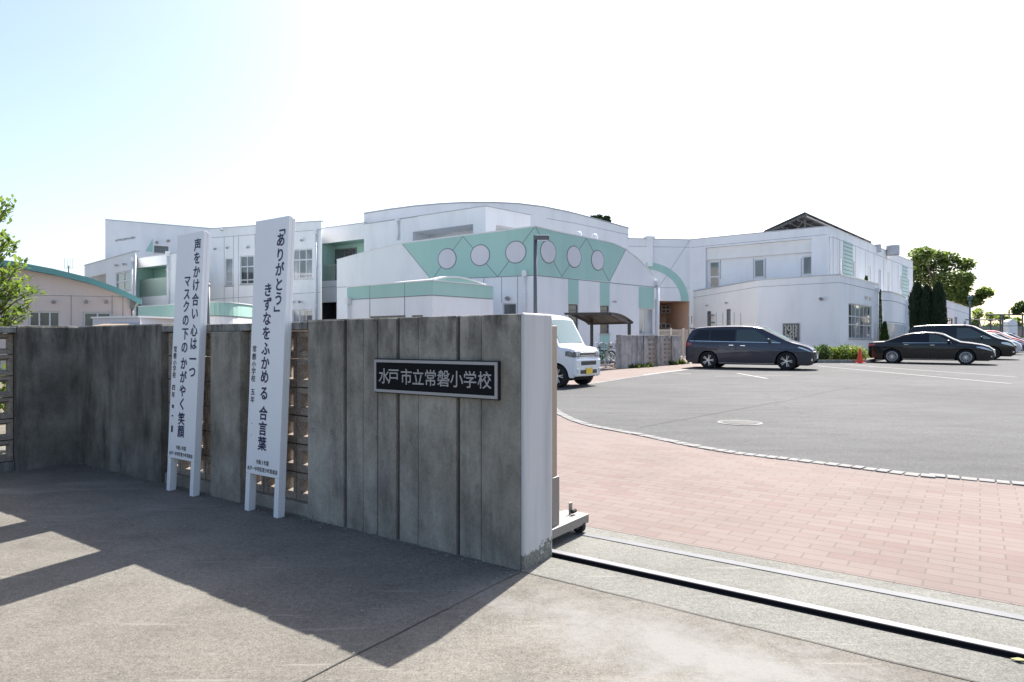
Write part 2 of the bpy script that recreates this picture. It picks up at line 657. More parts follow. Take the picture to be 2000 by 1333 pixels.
M['post_end'] = mat_post_end()
M['signwhite'] = plain("sign_white_paint", (.80, .80, .80), .5, var=.03, vscale=5)
M['navy'] = plain("navy_lettering", (.012, .016, .075), .5)
M['ink'] = plain("black_lettering", (.02, .02, .025), .5)
M['granite'] = plain("black_granite", (.011, .0115, .013), .7, spec=.06, var=.3, vscale=60)
M['plate_edge'] = plain("silver_border", (.33, .32, .31), .45)
M['plate_dark'] = plain("plate_side", (.008, .008, .008), .5)
M['steel'] = plain("worn_steel", (.130, .130, .145), .6, metal=.0, var=.45, vscale=7)
M['rail_shade'] = plain("rail_side_shade", (.010, .010, .013), .9, spec=.1)  # near-black that paints shade along the rail, not the steel's own colour
M['bronze'] = plain("bronze_aluminium", (.34, .27, .22), .45, metal=.3)
M['greysteel'] = plain("grey_gate_steel", (.22, .205, .195), .5, metal=.3)
M['footsteel'] = plain("gate_foot_steel", (.21, .20, .19), .5, metal=.2, var=.08)
M['rubber'] = plain("black_rubber", (.012, .012, .012), .8)
M['white'] = mat_render_wall("white_painted_facade", (.85, .85, .845), .07)
M['cream'] = mat_render_wall("cream_painted_facade", (.85, .83, .79), .06)
M['teal'] = mat_render_wall("teal_panel", (.405, .62, .545), .06)
M['teal_pale'] = mat_render_wall("pale_teal_louvre", (.52, .68, .63), .05)
M['pink'] = mat_render_wall("pinkish_facade", (.70, .585, .53), .06)
M['tealroof'] = plain("teal_metal_roof", (.12, .30, .29), .45, metal=.1)
M['seam'] = plain("panel_seam", (.22, .23, .25), .9)
M['discgrey'] = mat_render_wall("pale_grey_disc", (.70, .68, .70), .05)
M['frame'] = plain("aluminium_frame", (.62, .63, .64), .4, metal=.2)
M['frame_dark'] = plain("dark_frame", (.16, .155, .15), .5)
M['glass'] = mat_glass("window_glass", (.075, .085, .09))
M['glass_l'] = mat_glass("window_glass_curtain", (.30, .31, .31), var=.6)
M['glass_w'] = plain("milky_strip_glass", (.95, .96, .97), .08, metal=.9)  # sky reflection put into the clear panes as pale mirror metal
M['louvre'] = plain("grey_louvre", (.22, .25, .27), .5)
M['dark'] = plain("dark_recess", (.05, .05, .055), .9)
M['copingmetal'] = plain("coping_metal", (.45, .45, .46), .4, metal=.4)
M['pipe'] = plain("white_downpipe", (.78, .78, .78), .5)
M['salmon'] = plain("salmon_wall", (.78, .54, .40), .8, var=.06)
M['maroon'] = plain("maroon_panel", (.075, .022, .026), .6)
M['postgrey'] = plain("grey_lamp_post", (.12, .13, .145), .5, metal=.3)
M['postblue'] = plain("blue_grey_post", (.05, .12, .16), .5)
M['bark'] = plain("bark", (.11, .085, .065), .9, var=.4, vscale=9)
M['leaf_bright'] = mat_leaf("bright_leaf", (.075, .125, .03), (.235, .29, .095), .42)
M['leaf_mid'] = mat_leaf("mid_leaf", (.09, .13, .04), (.27, .32, .12), .45)
M['leaf_dark'] = mat_leaf("dark_leaf", (.012, .026, .014), (.035, .06, .025), .15)
M['leaf_hedge'] = mat_leaf("hedge_leaf", (.045, .10, .02), (.15, .22, .045), .3)
M['leaf_hedge_d'] = mat_leaf("dark_hedge_leaf", (.03, .06, .018), (.085, .13, .035), .25)
M['leaf_lime'] = mat_leaf("lime_leaf", (.12, .16, .035), (.30, .33, .09), .4)
M['cone'] = plain("cone_orange", (.75, .07, .02), .5)
M['tyre'] = plain("tyre", (.012, .012, .013), .8)
M['rim'] = plain("alloy_rim", (.62, .62, .64), .3, metal=.8)
M['rimdark'] = plain("dark_rim_pocket", (.015, .015, .016), .5)
M['under'] = plain("underbody", (.012, .012, .012), .9)
M['cglass_d'] = plain("privacy_glass", (.012, .014, .02), .05, spec=.35)
M['cglass'] = plain("car_glass", (.055, .075, .075), .05, spec=.5)
M['cglass_pale'] = plain("pale_windscreen", (.17, .24, .235), .06, spec=.7)
M['chrome'] = plain("chrome", (.8, .8, .8), .12, metal=1.0)
M['lens'] = plain("headlamp_lens", (.55, .58, .6), .1, metal=.3, coat=1.0)
M['tail'] = plain("tail_lamp", (.40, .02, .02), .15, coat=1.0)
M['black'] = plain("black_plastic", (.02, .02, .021), .5)
M['plate_w'] = plain("white_plate", (.75, .75, .74), .5)
M['plate_y'] = plain("yellow_plate", (.78, .52, .03), .5)
M['polycarb'] = plain("smoked_roof_sheet", (.07, .066, .06), .4)
M['bronze_dark'] = plain("dark_bronze_frame", (.075, .065, .058), .5, metal=.3)
M['fencem'] = plain("beige_fence_metal", (.45, .42, .38), .5)
M['panelmetal'] = plain("solar_back", (.055, .055, .055), .6)
M['panelrail'] = plain("solar_rail", (.15, .145, .135), .5, metal=.3)
M['tank'] = plain("grey_tank", (.50, .50, .51), .6)
M['board'] = plain("notice_board_black", (.03, .03, .032), .5)
M['bike_g'] = plain("green_bicycle_frame", (.02, .16, .08), .4)
M['bike_s'] = plain("silver_bicycle_frame", (.55, .55, .55), .35, metal=.6)
M['brownroof'] = plain("tan_ribbed_roof", (.36, .28, .20), .5)
M['shed'] = plain("grey_shed", (.60, .60, .64), .6)
M['weed'] = mat_leaf("weed_leaf", (.05, .07, .025), (.14, .16, .065), .3)
M['iron_d'] = plain("tar_seam", (.075, .075, .077), .9)
M['strip'] = plain("pale_flat_strip", (.100, .104, .112), .7, var=.35, vscale=5)
# ------------------------------------------------------------------ ground, paving, lot
def L2(pts):
    return [loc2w(x, y) for x, y in pts]


def ground_grid():
    mb = MB()
    ys = [-60, 7, 28, 60, 200, 3000]
    xs = [-3000, -60, 0, 60, 3000]
    zz = lambda y: (g(y) if y > -400 else 0) - .012
    for j in range(len(ys) - 1):
        for i in range(len(xs) - 1):
            mb.poly([(xs[i], ys[j], zz(ys[j])), (xs[i + 1], ys[j], zz(ys[j])), (xs[i + 1], ys[j + 1], zz(ys[j + 1])), (xs[i], ys[j + 1], zz(ys[j + 1]))])
    o = mb.build("ground", M['earth'])
    o["kind"] = "structure"


ground_grid()

sheet("pavement", L2([(-40, -40), (40, -40), (40, 0), (-40, 0)]), 0.0, M['pavement'])
sheet("gate_apron", L2([(-5.5, 0.0), (30, 0.0), (30, .925), (-5.5, .925)]), 0.0, M['apron'])
KERB = [gp(*p) for p in [(2000, 947), (1800, 930), (1600, 905), (1400, 880), (1250, 850), (1150, 831), (1100, 812), (1077, 795)]]
KERB = [Vector((16, -3.1)), Vector((9, 2.1))] + KERB + [Vector((.62, 14.2)), Vector((.86, 16.4)), gp(1120, 755), gp(1172, 747.5), gp(1260, 734), gp(1345, 723)]


def smooth_line(pts, n=6):
    out = []
    for i in range(len(pts) - 1):
        p0, p1, p2, p3 = pts[max(i - 1, 0)], pts[i], pts[i + 1], pts[min(i + 2, len(pts) - 1)]
        for k in range(n):
            t = k / n
            out.append(.5 * ((2 * p1) + (p2 - p0) * t + (2 * p0 - 5 * p1 + 4 * p2 - p3) * t * t + (3 * p1 - p0 - 3 * p2 + p3) * t ** 3))
    out.append(pts[-1])
    return out


KC = smooth_line(KERB)
sheet("brick_paving", [*L2([(-5.5, .93), (14, .93)]), Vector((26, -4)), Vector((26, 60)), Vector((-5, 60)), Vector((-5, 20))], 0.0, M['brick'])
sheet("parking_lot", [Vector((60, -20))] + [Vector((20, -6))] + KC + [Vector((9.5, 30)), Vector((14, 42)), Vector((36, 75)), Vector((140, 110)), Vector((140, -20))], .005, M['asphalt'])

# granite setts along the edge of the lot
kb = MB()
rnd = random.Random(3)
dist, run = 0.0, []
for a, b_ in zip(KC, KC[1:]):
    run.append((a, b_))
pos = 0.0
i = 0
segs = [(a, b_, (b_ - a).length) for a, b_ in run]
tot = sum(s[2] for s in segs)


def along(d):
    for a, b_, ln in segs:
        if d <= ln:
            t = (b_ - a) / ln
            return a + t * d, t
        d -= ln
    return segs[-1][1], (segs[-1][1] - segs[-1][0]).normalized()


d = 6.0
while d < tot - .3:
    ln = rnd.uniform(.10, .13)
    p, t = along(d + ln / 2)
    s = Vector((-t.y, t.x))
    w = .07 + rnd.uniform(-.007, .007)
    if p.y < 22:
        z = g(p.y) + rnd.uniform(.009, .015)
        sl = (g(p.y + .5) - g(p.y - .5)) * t.y
        c = p + s * rnd.uniform(-.004, .004)
        kb.obox((c.x, c.y, z - .03), (t.x * (ln / 2 - .006), t.y * (ln / 2 - .006), sl * ln / 2), (s.x * w, s.y * w, 0), (0, 0, .03))
    d += ln
kb.build("kerb", M['sett'], bevel=.006)["kind"] = "structure"
sheet("kerb_line", [*[p for p in KC if p.y > 21.5], *[p + Vector((-.02, .32)) for p in reversed([p for p in KC if p.y > 21.5])]], .012, M['line'])

# expansion joints in the pavement
rj = random.Random(9)


def wobbly(name, a, b_, w, dz, mat, n=26, amp=.004):
    a, b_ = Vector(a), Vector(b_)
    dr = (b_ - a).normalized()
    s = Vector((-dr.y, dr.x))
    mid = [a + (b_ - a) * (k / n) + s * rj.uniform(-amp, amp) for k in range(n + 1)]
    le = [p + s * (w / 2 * rj.uniform(.5, 1.3)) for p in mid]
    ri = [p - s * (w / 2 * rj.uniform(.5, 1.3)) for p in mid]
    sheet(name, le + list(reversed(ri)), dz, mat)


wobbly("pavement_joint", loc2w(.03, -.012), loc2w(14, -.012), .007, .003, M['joint'], 60)
wobbly("pavement_joint", loc2w(.012, -.03), loc2w(.012, -14), .006, .0035, M['joint'], 60)
wobbly("pavement_joint", loc2w(-4.0, -.03 - 2.2), loc2w(-4.0, -14), .006, .0035, M['joint'], 40)

# parking bay lines
def bay(p, q, w=.13):
    sheet("road_marking", strip(p, q, w), .011, M['line'])


bay(gp(1597, 715.5), gp(1975, 750.5))
bay(gp(1640, 711.5), gp(1985, 737.5))
bay(gp(1312, 729.5), gp(1350, 731.5))
bay(gp(1440, 730), gp(1499, 740.5))
bay(gp(1395, 736), gp(1545, 735), .1)
wobbly("asphalt_seam", gp(1250, 836), gp(1520, 786), .02, .009, M['iron_d'], 40, .01)
wobbly("asphalt_seam", gp(1520, 786), gp(1850, 716), .05, .009, M['iron_d'], 40, .012)


# manhole cover
def manhole():
    c = gp(1445, 827)
    t = thing("manhole_cover", "round cast iron manhole cover set in the grey asphalt", "manhole cover", (c.x, c.y, g(c.y) + .006))
    mb = MB()
    mb.lathe([(0, .004), (.255, .004), (.26, .0)], 40)
    for k in range(-7, 8):
        w = math.sqrt(max(0, .235 ** 2 - (k * .032) ** 2))
        mb.box(-w, w, k * .032 - .009, k * .032 + .009, .004, .009)
    mb.build("lid", M['iron'], t)
    rg = MB(); rg.lathe([(.27, 0), (.27, .005), (.312, .005), (.316, 0)], 40)
    rg.build("rim_ring", M['iron'], t)


manhole()
# ------------------------------------------------------------------ gate wall (local frame: x right along the wall, y into the school)
HW = 1.342


def wall_t(px, py=None):
    """distance left of the post for a picture column at the wall face"""
    k = (px - CXP) / FPX
    # GO + GX*x on the ray X = k*Y
    x = -(GO.x - k * GO.y) / (GX.x - k * GX.y)
    return x


def block(mb, x, z, w, h, y0, th, axis='x', hw=.125, hh=.105, kb=.32):
    """cement screen block with one tapered opening; axis = run of the wall"""
    gap = .005
    x0, x1, z0, z1 = x + gap, x + w - gap, z + gap, z + h - gap
    xm, zm = (x0 + x1) / 2, (z0 + z1) / 2
    a = (xm - hw / 2, xm + hw / 2, zm - hh / 2 + .004, zm + hh / 2 + .004)
    b_ = (xm - hw * kb, xm + hw * kb, zm - hh * .36, zm + hh * .36)
    ym, y1 = y0 + th * .45, y0 + th

    def ring(r, y):
        return [(r[0], y, r[2]), (r[1], y, r[2]), (r[1], y, r[3]), (r[0], y, r[3])]
    o = (x0, x1, z0, z1)
    rings = [ring(o, y0), ring(a, y0), ring(b_, ym), ring(b_, y0 + th * .6), ring(a, y1), ring(o, y1)]
    vs = [p for rg in rings for p in rg]
    if axis == 'y': vs = [(-p[1], p[0], p[2]) for p in vs]
    fs = []
    for i in range(5):
        for k in range(4):
            k2 = (k + 1) % 4
            fs.append((i * 4 + k, i * 4 + k2, i * 4 + 4 + k2, i * 4 + 4 + k))
    for k in range(4):
        k2 = (k + 1) % 4
        fs.append((20 + k, 20 + k2, k2, k))
    mb.add(vs, fs)


def perimeter_wall():
    t = thing("gate_wall", "dark stained board-marked concrete wall with screen blocks and a white end beside the gate", "wall", (GO.x, GO.y, 0), GA)
    rnd = random.Random(5)
    T = wall_t
    # board strips of the name panel: (left px, right px, recess, top drop)
    cuts = [(937.5, 1018.5, .000, 0), (889.5, 937.5, .010, .006), (814, 889.5, .003, .0), (772, 814, .012, .008),
            (735, 772, .004, .012), (706, 735, .006, .012), (669, 706, .013, .012), (598, 669, .005, .02)]
    mb = MB()
    for i, (pl, pr, rc, dr) in enumerate(cuts):
        x0, x1 = T(pl), T(pr)
        if i == 0: x1 = -.004
        gp_ = .022 if i in (1, 3, 6) else .009
        mb.box(x0 + gp_, x1, rc, .284, -.05, HW - dr * .35)
    mb.box(-1.79, -.01, .032, .27, -.05, HW - .03, 1)
    o = mb.build("name_panel", [M['wallc'], M['joint']], t, bevel=.005)
    # white painted end with a rounded lip
    eb = MB()
    eb.box(-.004, .016, -.002, .287, -.05, HW + .006)
    eb.build("white_end", M['post_end'], t, bevel=.01)
    # tie holes of the formwork
    hb = MB()
    for (px, py) in [(979, 669), (979, 886), (849, 671), (849, 870), (736, 856), (647, 845), (612, 841), (981, 1105), (850, 1073), (737, 1044), (647, 1024), (612, 1012)]:
        x = T(px)
        yy = GO.y + GX.y * x
        z = zat(py, yy)
        hb.lathe([(.015, -.001), (.010, .002), (0, .0025)], 12, 'y', (x, -.0005 + .004, z))
    hb.build("tie_hole", M['wallc2'], t)

    def screen(xa, xb):
        n = max(2, round((xb - xa) / .195))
        w = (xb - xa) / n
        b2 = MB()
        for i in range(n):
            for k in range(6):
                block(b2, xa + i * w, .085 + k * .198, w, .198, .062, .10)
        b2.build("block_screen", M['block'], t)
        p2 = MB(); p2.box(xa, xb, .03, .2, -.05, .083); p2.build("plinth", M['wallc'], t, bevel=.005)
        # dark mortar behind the joints
        c2 = MB(); c2.box(xa, xb, .004, .24, HW - .065, HW - .012); c2.build("coping", M['coping'], t, bevel=.006)
    xa = T(598)
    screen(-2.52, xa - .002)
    screen(-3.69, -2.92)
    pb = MB(); pb.box(-2.918, -2.522, -.012, .2, -.05, HW - .07); pb.build("pilaster", M['wallc'], t, bevel=.008)
    pc = MB(); pc.box(-2.918, -2.522, .004, .238, HW - .068, HW - .0125); pc.build("coping", M['coping'], t, bevel=.004)
    cb = MB()
    cb.box(-5.30, -3.692, 0, .25, -.05, HW - .004)
    cb.build("corner_panel", M['wallc2'], t, bevel=.006)
    wb = MB()
    wb.box(-5.55, -5.302, -.50, .25, -.05, HW - .008)
    wb.build("wing_panel", M['wallc2'], t, bevel=.006)
    # the wing turns towards the street
    b3 = MB()
    for i in range(18):
        for k in range(6):
            block(b3, -.502 - (i + 1) * .39, .085 + k * .198, .39, .198, 5.38, .10, 'y', hw=.335, hh=.12, kb=.455)
    b3.build("block_screen", M['block'], t)
    p3 = MB(); p3.box(-5.52, -5.35, -7.6, -.502, -.05, .083); p3.build("plinth", M['wallc2'], t, bevel=.005)
    c3 = MB(); c3.box(-5.54, -5.31, -7.6, -.502, HW - .066, HW - .012); c3.build("coping", M['coping'], t, bevel=.005)
    # weathered cap on the solid panels
    k = MB()
    k.box(-1.795, -.05, .02, .27, HW - .01, HW + .001)
    k.build("cap", M['coping'], t, bevel=.004)
    k = MB(); k.box(-5.28, -3.70, .012, .24, HW - .02, HW + .004); k.build("cap", M['coping'], t, bevel=.004)
    k = MB(); k.box(-5.53, -5.312, -.49, .0, HW - .02, HW + .003); k.build("cap", M['coping'], t, bevel=.004)
    return t


perimeter_wall()


def name_plate():
    T = wall_t
    x0, x1 = T(735.5), T(978)
    ya, yb = GO.y + GX.y * x0, GO.y + GX.y * x1
    z1 = (zat(700, ya) + zat(705.5, yb)) / 2
    z0 = (zat(768, ya) + zat(780.5, yb)) / 2
    xm, zm = (x0 + x1) / 2, (z0 + z1) / 2
    w, h = (x1 - x0) / 2, (z1 - z0) / 2
    c = loc2w(xm, 0)
    t = thing("name_plate", "black granite school name plate with silver border and characters set into the concrete wall", "name plate", (c.x, c.y, zm), GA)
    b = MB(); b.box(-w, w, -.018, .02, -h, h); b.build("backing", M['plate_dark'], t)
    w2, h2, wd = w - .006, h - .007, .016
    f = MB()
    f.box(-w2, w2, -.026, -.0185, h2 - wd, h2)
    f.box(-w2, w2, -.026, -.0185, -h2, -h2 + wd)
    f.box(-w2, -w2 + wd, -.026, -.0185, -h2 + wd, h2 - wd)
    f.box(w2 - wd, w2, -.026, -.0185, -h2 + wd, h2 - wd)
    f.build("border", M['plate_edge'], t)
    s = MB(); s.box(-w2 + wd, w2 - wd, -.0225, -.0185, -h2 + wd, h2 - wd); s.build("slab", M['granite'], t)
    lt = MB()
    pxs = [755.5, 774, 799, 822, 846, 871.5, 897, 923, 951.5]
    for ch, px in zip("水戸市立常磐小学校", pxs):
        put_glyph(lt, ch, T(px) - xm, .0, .100, -.0232, .008, 0, .98)
    lt.build("lettering", M['plate_edge'], t)


name_plate()


# ------------------------------------------------------------------ slogan boards
def runs(chars):
    gaps = sorted(abs(b[1] - a[1]) for a, b in zip(chars, chars[1:]))
    lim = gaps[len(gaps) // 2] * 1.15
    out = [[chars[0]]]
    for a, b in zip(chars, chars[1:]):
        if abs(b[1] - a[1]) > lim: out.append([])
        out[-1].append(b)
    return out


def slogan_board(x, y, label, cols, small, blots, foot, width=.385):
    c = loc2w(x, y)
    t = thing("slogan_board", label, "sign board", (c.x, c.y, 0), GA, "white slogan boards leaning on the gate wall")
    t.rotation_euler = (-.044, 0, GA)
    hw, zb = width / 2, .265
    b = MB(); b.box(-hw, hw, 0, .03, zb, zb + 1.80)
    b.build("board", M['signwhite'], t, bevel=.002)
    for s in (-1, 1):
        l_ = MB()
        xo = s * (hw - .024)
        l_.box(xo - .024, xo + .024, .031, .056, 0.0, zb + 1.79)
        l_.box(xo - .0238, xo + .0238, .001, .0305, .0, zb - .001)
        l_.build("leg", M['signwhite'], t, bevel=.002)
    for (cx, size, chars) in cols:
        for run in runs(chars):
            lt = MB()
            for ch, fz in run:
                put_glyph(lt, ch, cx, zb + 1.8 * fz, size, -.0015, .024, -math.pi / 2 if ch in '「」' else 0, .98)
            lt.build("slogan_line", M['navy'], t)
    for (cx, size, chars) in small:
        for run in runs(chars):
            s_ = MB()
            for ch, fz in run:
                put_glyph(s_, ch, cx, zb + 1.8 * fz, size, -.0015, .01)
            s_.build("class_line", M['ink'], t)
    for (txt, size, fz, pitch) in foot:
        s_ = MB()
        n = len(txt)
        for i, ch in enumerate(txt):
            put_glyph(s_, ch, (i - (n - 1) / 2) * pitch, zb + 1.8 * fz, size, -.0015, .012, 0, pitch / size * .98)
        s_.build("foot_line", M['ink'], t)
    for (bx, fz, w, h) in blots:
        z = zb + 1.8 * fz
        s_ = MB(); s_.poly([(bx - w, -.0015, z - h), (bx + w, -.0015, z - h), (bx + w, -.0015, z + h), (bx - w, -.0015, z + h)])
        s_.build("blurred_mark", M['ink'], t)
    return t


def col(chars, pys, p0, span):
    return [(c, (p0 - p) / span) for c, p in zip(chars, pys)]


FOOT = [("令和3年度", .036, .05, .030), ("水戸一中学区青少年育成会", .034, .022, .0292)]
slogan_board(-2.115, -.112, "taller looking white slogan board nearest the name plate with its quoted word of thanks", [
    (.112, .102, col("「ありがとう」", [449, 472, 501, 529, 558, 585, 614], 925, 497)),
    (-.012, .102, col("きずなをふかめる合言葉", [567, 595, 623, 651, 681, 709, 735, 767, 806, 835, 864], 925, 497)),
], [(-.145, .05, col("常磐小学校五年", [682, 697, 712, 726, 740, 766, 781], 925, 497))], [(-.14, .195, .004, .003), (-.14, .15, .004, .003)], FOOT)
slogan_board(-3.195, -.108, "left white slogan board about masks and smiling faces standing before the pilaster", [
    (.118, .104, col("声をかけ合い心は一つ", [484, 509, 535, 560, 588, 614, 646, 671, 700, 724], 891, 432)),
    (-.012, .102, col("マスクの下のかがやく笑顔", [551, 576, 600, 626, 652, 678, 709, 735, 761, 786, 814, 838], 891, 432)),
], [(-.15, .052, col("常磐小学校四年", [682, 695, 708, 720, 732, 756, 770], 891, 432))],
    [(-.15, .228, .014, .013), (-.15, .186, .012, .006), (-.148, .128, .013, .026)], FOOT, .395)


# ------------------------------------------------------------------ sliding gate stowed behind the wall, its rails
def sliding_gate():
    c = loc2w(-.09, .48)
    t = thing("sliding_gate", "bronze sliding gate leaf rolled back behind the white wall end", "gate", (c.x, c.y, 0), GA)
    s = MB(); s.box(-.055, 0, -.028, .028, .36, 1.29); s.build("end_stile", M['bronze'], t, bevel=.003)
    s = MB(); s.box(-.075, .012, -.04, .036, .112, .40); s.build("stile_sleeve", M['greysteel'], t, bevel=.003)
    f = MB()
    f.box(-.14, .035, -.25, .355, .056, .112)
    f.box(-.14, .06, -.25, -.02, .05, .108, 0) if False else None
    f.build("foot_beam", M['footsteel'], t, bevel=.004)
    f2 = MB(); f2.box(-.30, -.15, .02, .352, .06, .10); f2.build("foot_cover", M['footsteel'], t, bevel=.004)
    for yy in (-.19, .29):
        w = MB(); w.lathe([(0, -.02), (.038, -.02), (.042, -.012), (.042, .012), (.038, .02), (0, .02)], 20, 'y', (.0, yy, .044 + (.008 if yy < 0 else 0)))
        wo = w.build("wheel", M['rubber'], t, smooth=False)
        h = MB(); h.lathe([(0, -.024), (.016, -.024), (.016, .024), (0, .024)], 14, 'y', (0, yy, .044)); h.build("hub", M['steel'], wo)
    k = MB(); k.box(-.06, -.052, .262, .30, .112, .185); k.build("latch_bracket", M['greysteel'], t, bevel=.004)
    k = MB(); k.lathe([(0, -.02), (.013, -.02), (.013, .02), (0, .02)], 12, 'y', (-.03, .275, .135)); k.build("latch_roller", M['rubber'], t)
    lf = MB()
    lf.box(-4.6, -.056, -.025, .025, 1.22, 1.285)
    lf.box(-4.6, -.076, -.025, .025, .12, .20)
    for i in range(36):
        x = -4.55 + i * .125
        lf.box(x - .012, x + .012, -.012, .012, .20, 1.22)
    lf.build("bar_infill", M['bronze'], t)


sliding_gate()


def rail(name, label, y, w, h, z0=0.0, mat='steel'):
    c = loc2w(0, y)
    t = thing(name, label, "gate rail", (c.x, c.y, 0), GA)
    b = MB()
    b.box(-5.4, 9.0, -w / 2, w / 2, z0 - .01, z0 + h)
    b.build("rail_head", M[mat], t, bevel=.003)
    return t


r1 = rail("gate_rail", "raised bright steel gate rail with shade painted on its near side, crossing the concrete apron", .32, .05, .022)
s = MB(); s.box(-5.4, 9.0, -.031, -.0255, -.01, .020); s.box(-5.4, 9.0, -.045, -.0312, -.01, .004)  # black strips paint the rail's shaded near side and the shadow before it
s.build("rail_shade_strip", M['rail_shade'], r1)
rail("gate_rail", "thin flush pale strip rail beside the edge of the brick paving", .76, .062, .0045, mat='strip')
# ------------------------------------------------------------------ buildings
CAM2 = Vector((0, 0))


class Facade:
    """vertical wall face from A to B (plan points); u runs along it, d is depth outward"""

    def __init__(self, A, B, top, z0=-.05, base=None):
        self.A, self.B = Vector(A), Vector(B)
        self.L = (self.B - self.A).length
        self.du = (self.B - self.A) / self.L
        n = Vector((-self.du.y, self.du.x))
        if n.dot(CAM2 - self.A) < 0: n = -n
        self.n = n
        self.top = top if isinstance(top, list) else [(0, top), (self.L, top)]
        self.z0 = z0
        self.holes, self.later = [], []
        self.k = 0

    def uz(self, px, py):
        k = (px - CXP) / FPX
        u = -(self.A.x - k * self.A.y) / (self.du.x - k * self.du.y)
        y = self.A.y + self.du.y * u
        return u, CAMZ + (CYP - py) * y / FPX

    def P(self, u, z, d=0.0):
        p = self.A + self.du * u + self.n * d
        return (p.x, p.y, z)

    def settop(self, pxs):
        self.top = [self.uz(*p) for p in pxs]
        self.top.sort()

    def zt(self, u):
        t = self.top
        if u <= t[0][0]: return t[0][1]
        for (a, za), (b, zb) in zip(t, t[1:]):
            if u <= b: return za + (zb - za) * (u - a) / max(1e-6, b - a)
        return t[-1][1]

    def rect(self, x0, y0, x1, y1):
        xm, ym = (x0 + x1) / 2, (y0 + y1) / 2
        u0, u1 = self.uz(x0, ym)[0], self.uz(x1, ym)[0]
        z1, z0 = self.uz(xm, y0)[1], self.uz(xm, y1)[1]
        if u0 > u1: u0, u1 = u1, u0
        return u0, u1, z0, z1

    def fbox(self, mb, u0, u1, z0, z1, d0, d1, mi=0):
        P = self.P
        mb.hexa([P(u0, z0, d0), P(u1, z0, d0), P(u1, z0, d1), P(u0, z0, d1),
                 P(u0, z1, d0), P(u1, z1, d0), P(u1, z1, d1), P(u0, z1, d1)], mi)

    def fprism(self, mb, pts, d0, d1, mi=0):
        n = len(pts)
        vs = [self.P(u, z, d0) for u, z in pts] + [self.P(u, z, d1) for u, z in pts]
        fs = [tuple(range(n)), tuple(range(2 * n - 1, n - 1, -1))]
        fs += [(i, (i + 1) % n, n + (i + 1) % n, n + i) for i in range(n)]
        mb.add(vs, fs, mi)

    def panel(self, mb, pxs, d0=-.02, d1=.008, mi=0):
        self.fprism(mb, [self.uz(*p) for p in pxs], d0, d1, mi)

    def seam(self, mb, pxs, w=.022, mi=1, d=None):
        for p, q in zip(pxs, pxs[1:]):
            self.k += 1
            dd = (.0095 if d is None else d) + .0006 * (self.k % 9)
            a, b = Vector(self.uz(*p)), Vector(self.uz(*q))
            t = (b - a).normalized()
            s = Vector((-t.y, t.x)) * (w / 2)
            self.fprism(mb, [tuple(a - s), tuple(b - s), tuple(b + s), tuple(a + s)], -.01, dd, mi)

    def disc(self, mb, px, py, rpy, d0, d1, mi=0, n=32, grow=0.0):
        u, z = self.uz(px, py)
        _, z1 = self.uz(px, py - rpy)
        r = z1 - z + grow
        self.fprism(mb, [(u + r * math.cos(2 * math.pi * i / n), z + r * math.sin(2 * math.pi * i / n)) for i in range(n)], d0, d1, mi)

    def wall(self, mb, mi=0, u0=0.0, u1=None):
        u1 = self.L if u1 is None else u1
        cuts = {u0, u1}
        for h in self.holes: cuts |= {h[0], h[1]}
        for (u, _) in self.top: cuts.add(u)
        cuts = sorted(c for c in cuts if u0 - 1e-6 <= c <= u1 + 1e-6)
        P = self.P
        for a, b in zip(cuts, cuts[1:]):
            if b - a < 1e-5: continue
            m = (a + b) / 2
            hs = sorted([h for h in self.holes if h[0] < m < h[1]], key=lambda h: h[2])
            z = self.z0
            for h in hs:
                if h[2] > z: mb.poly([P(a, z), P(b, z), P(b, h[2]), P(a, h[2])], mi)
                z = h[3]
            mb.poly([P(a, z), P(b, z), P(b, self.zt(b)), P(a, self.zt(a))], mi)
        for (a, b, z0, z1, d, rm) in self.holes:
            for q in ([(a, z0), (b, z0)], [(b, z0), (b, z1)], [(b, z1), (a, z1)], [(a, z1), (a, z0)]):
                mb.poly([P(q[0][0], q[0][1], 0), P(q[1][0], q[1][1], 0), P(q[1][0], q[1][1], -d), P(q[0][0], q[0][1], -d)], rm)

    def hole(self, x0, y0, x1, y1, depth=.18, rm=0, z0=None):
        r = list(self.rect(x0, y0, x1, y1))
        if z0 is not None: r[2] = z0
        self.holes.append((r[0], r[1], r[2], r[3], depth, rm))
        return r

    def window(self, root, x0, y0, x1, y1, cols=2, rows=2, split=None, glass='glass', frame='frame', cut=True, depth=.16, fw=.055, off=0.0, name="window", sill=True):
        u0, u1, z0, z1 = self.rect(x0, y0, x1, y1)
        if cut: self.holes.append((u0, u1, z0, z1, depth, 0))
        d1 = (-.05 if cut else .05) + off
        d0 = d1 - .06
        mb = MB()
        mb_ = self.fbox
        mb_(mb, u0, u0 + fw, z0, z1, d0, d1); mb_(mb, u1 - fw, u1, z0, z1, d0, d1)
        mb_(mb, u0 + fw, u1 - fw, z0, z0 + fw, d0, d1); mb_(mb, u0 + fw, u1 - fw, z1 - fw, z1, d0, d1)
        zs = split if split else [i / rows for i in range(1, rows)]
        for s in zs:
            z = z0 + (z1 - z0) * s
            mb_(mb, u0 + fw, u1 - fw, z - fw * .5, z + fw * .5, d0 + .004, d1 - .004)
        for i in range(1, cols):
            u = u0 + (u1 - u0) * i / cols
            mb_(mb, u - fw * .4, u + fw * .4, z0 + fw, z1 - fw, d0 + .008, d1 - .008)
        w = mb.build(name, M[frame], root, local=False)
        pb = MB()
        dp = (d0 + d1) / 2
        pb.poly([self.P(u0 + .01, z0 + .01, dp), self.P(u1 - .01, z0 + .01, dp), self.P(u1 - .01, z1 - .01, dp), self.P(u0 + .01, z1 - .01, dp)])
        pb.build("pane", M[glass], w, local=False)
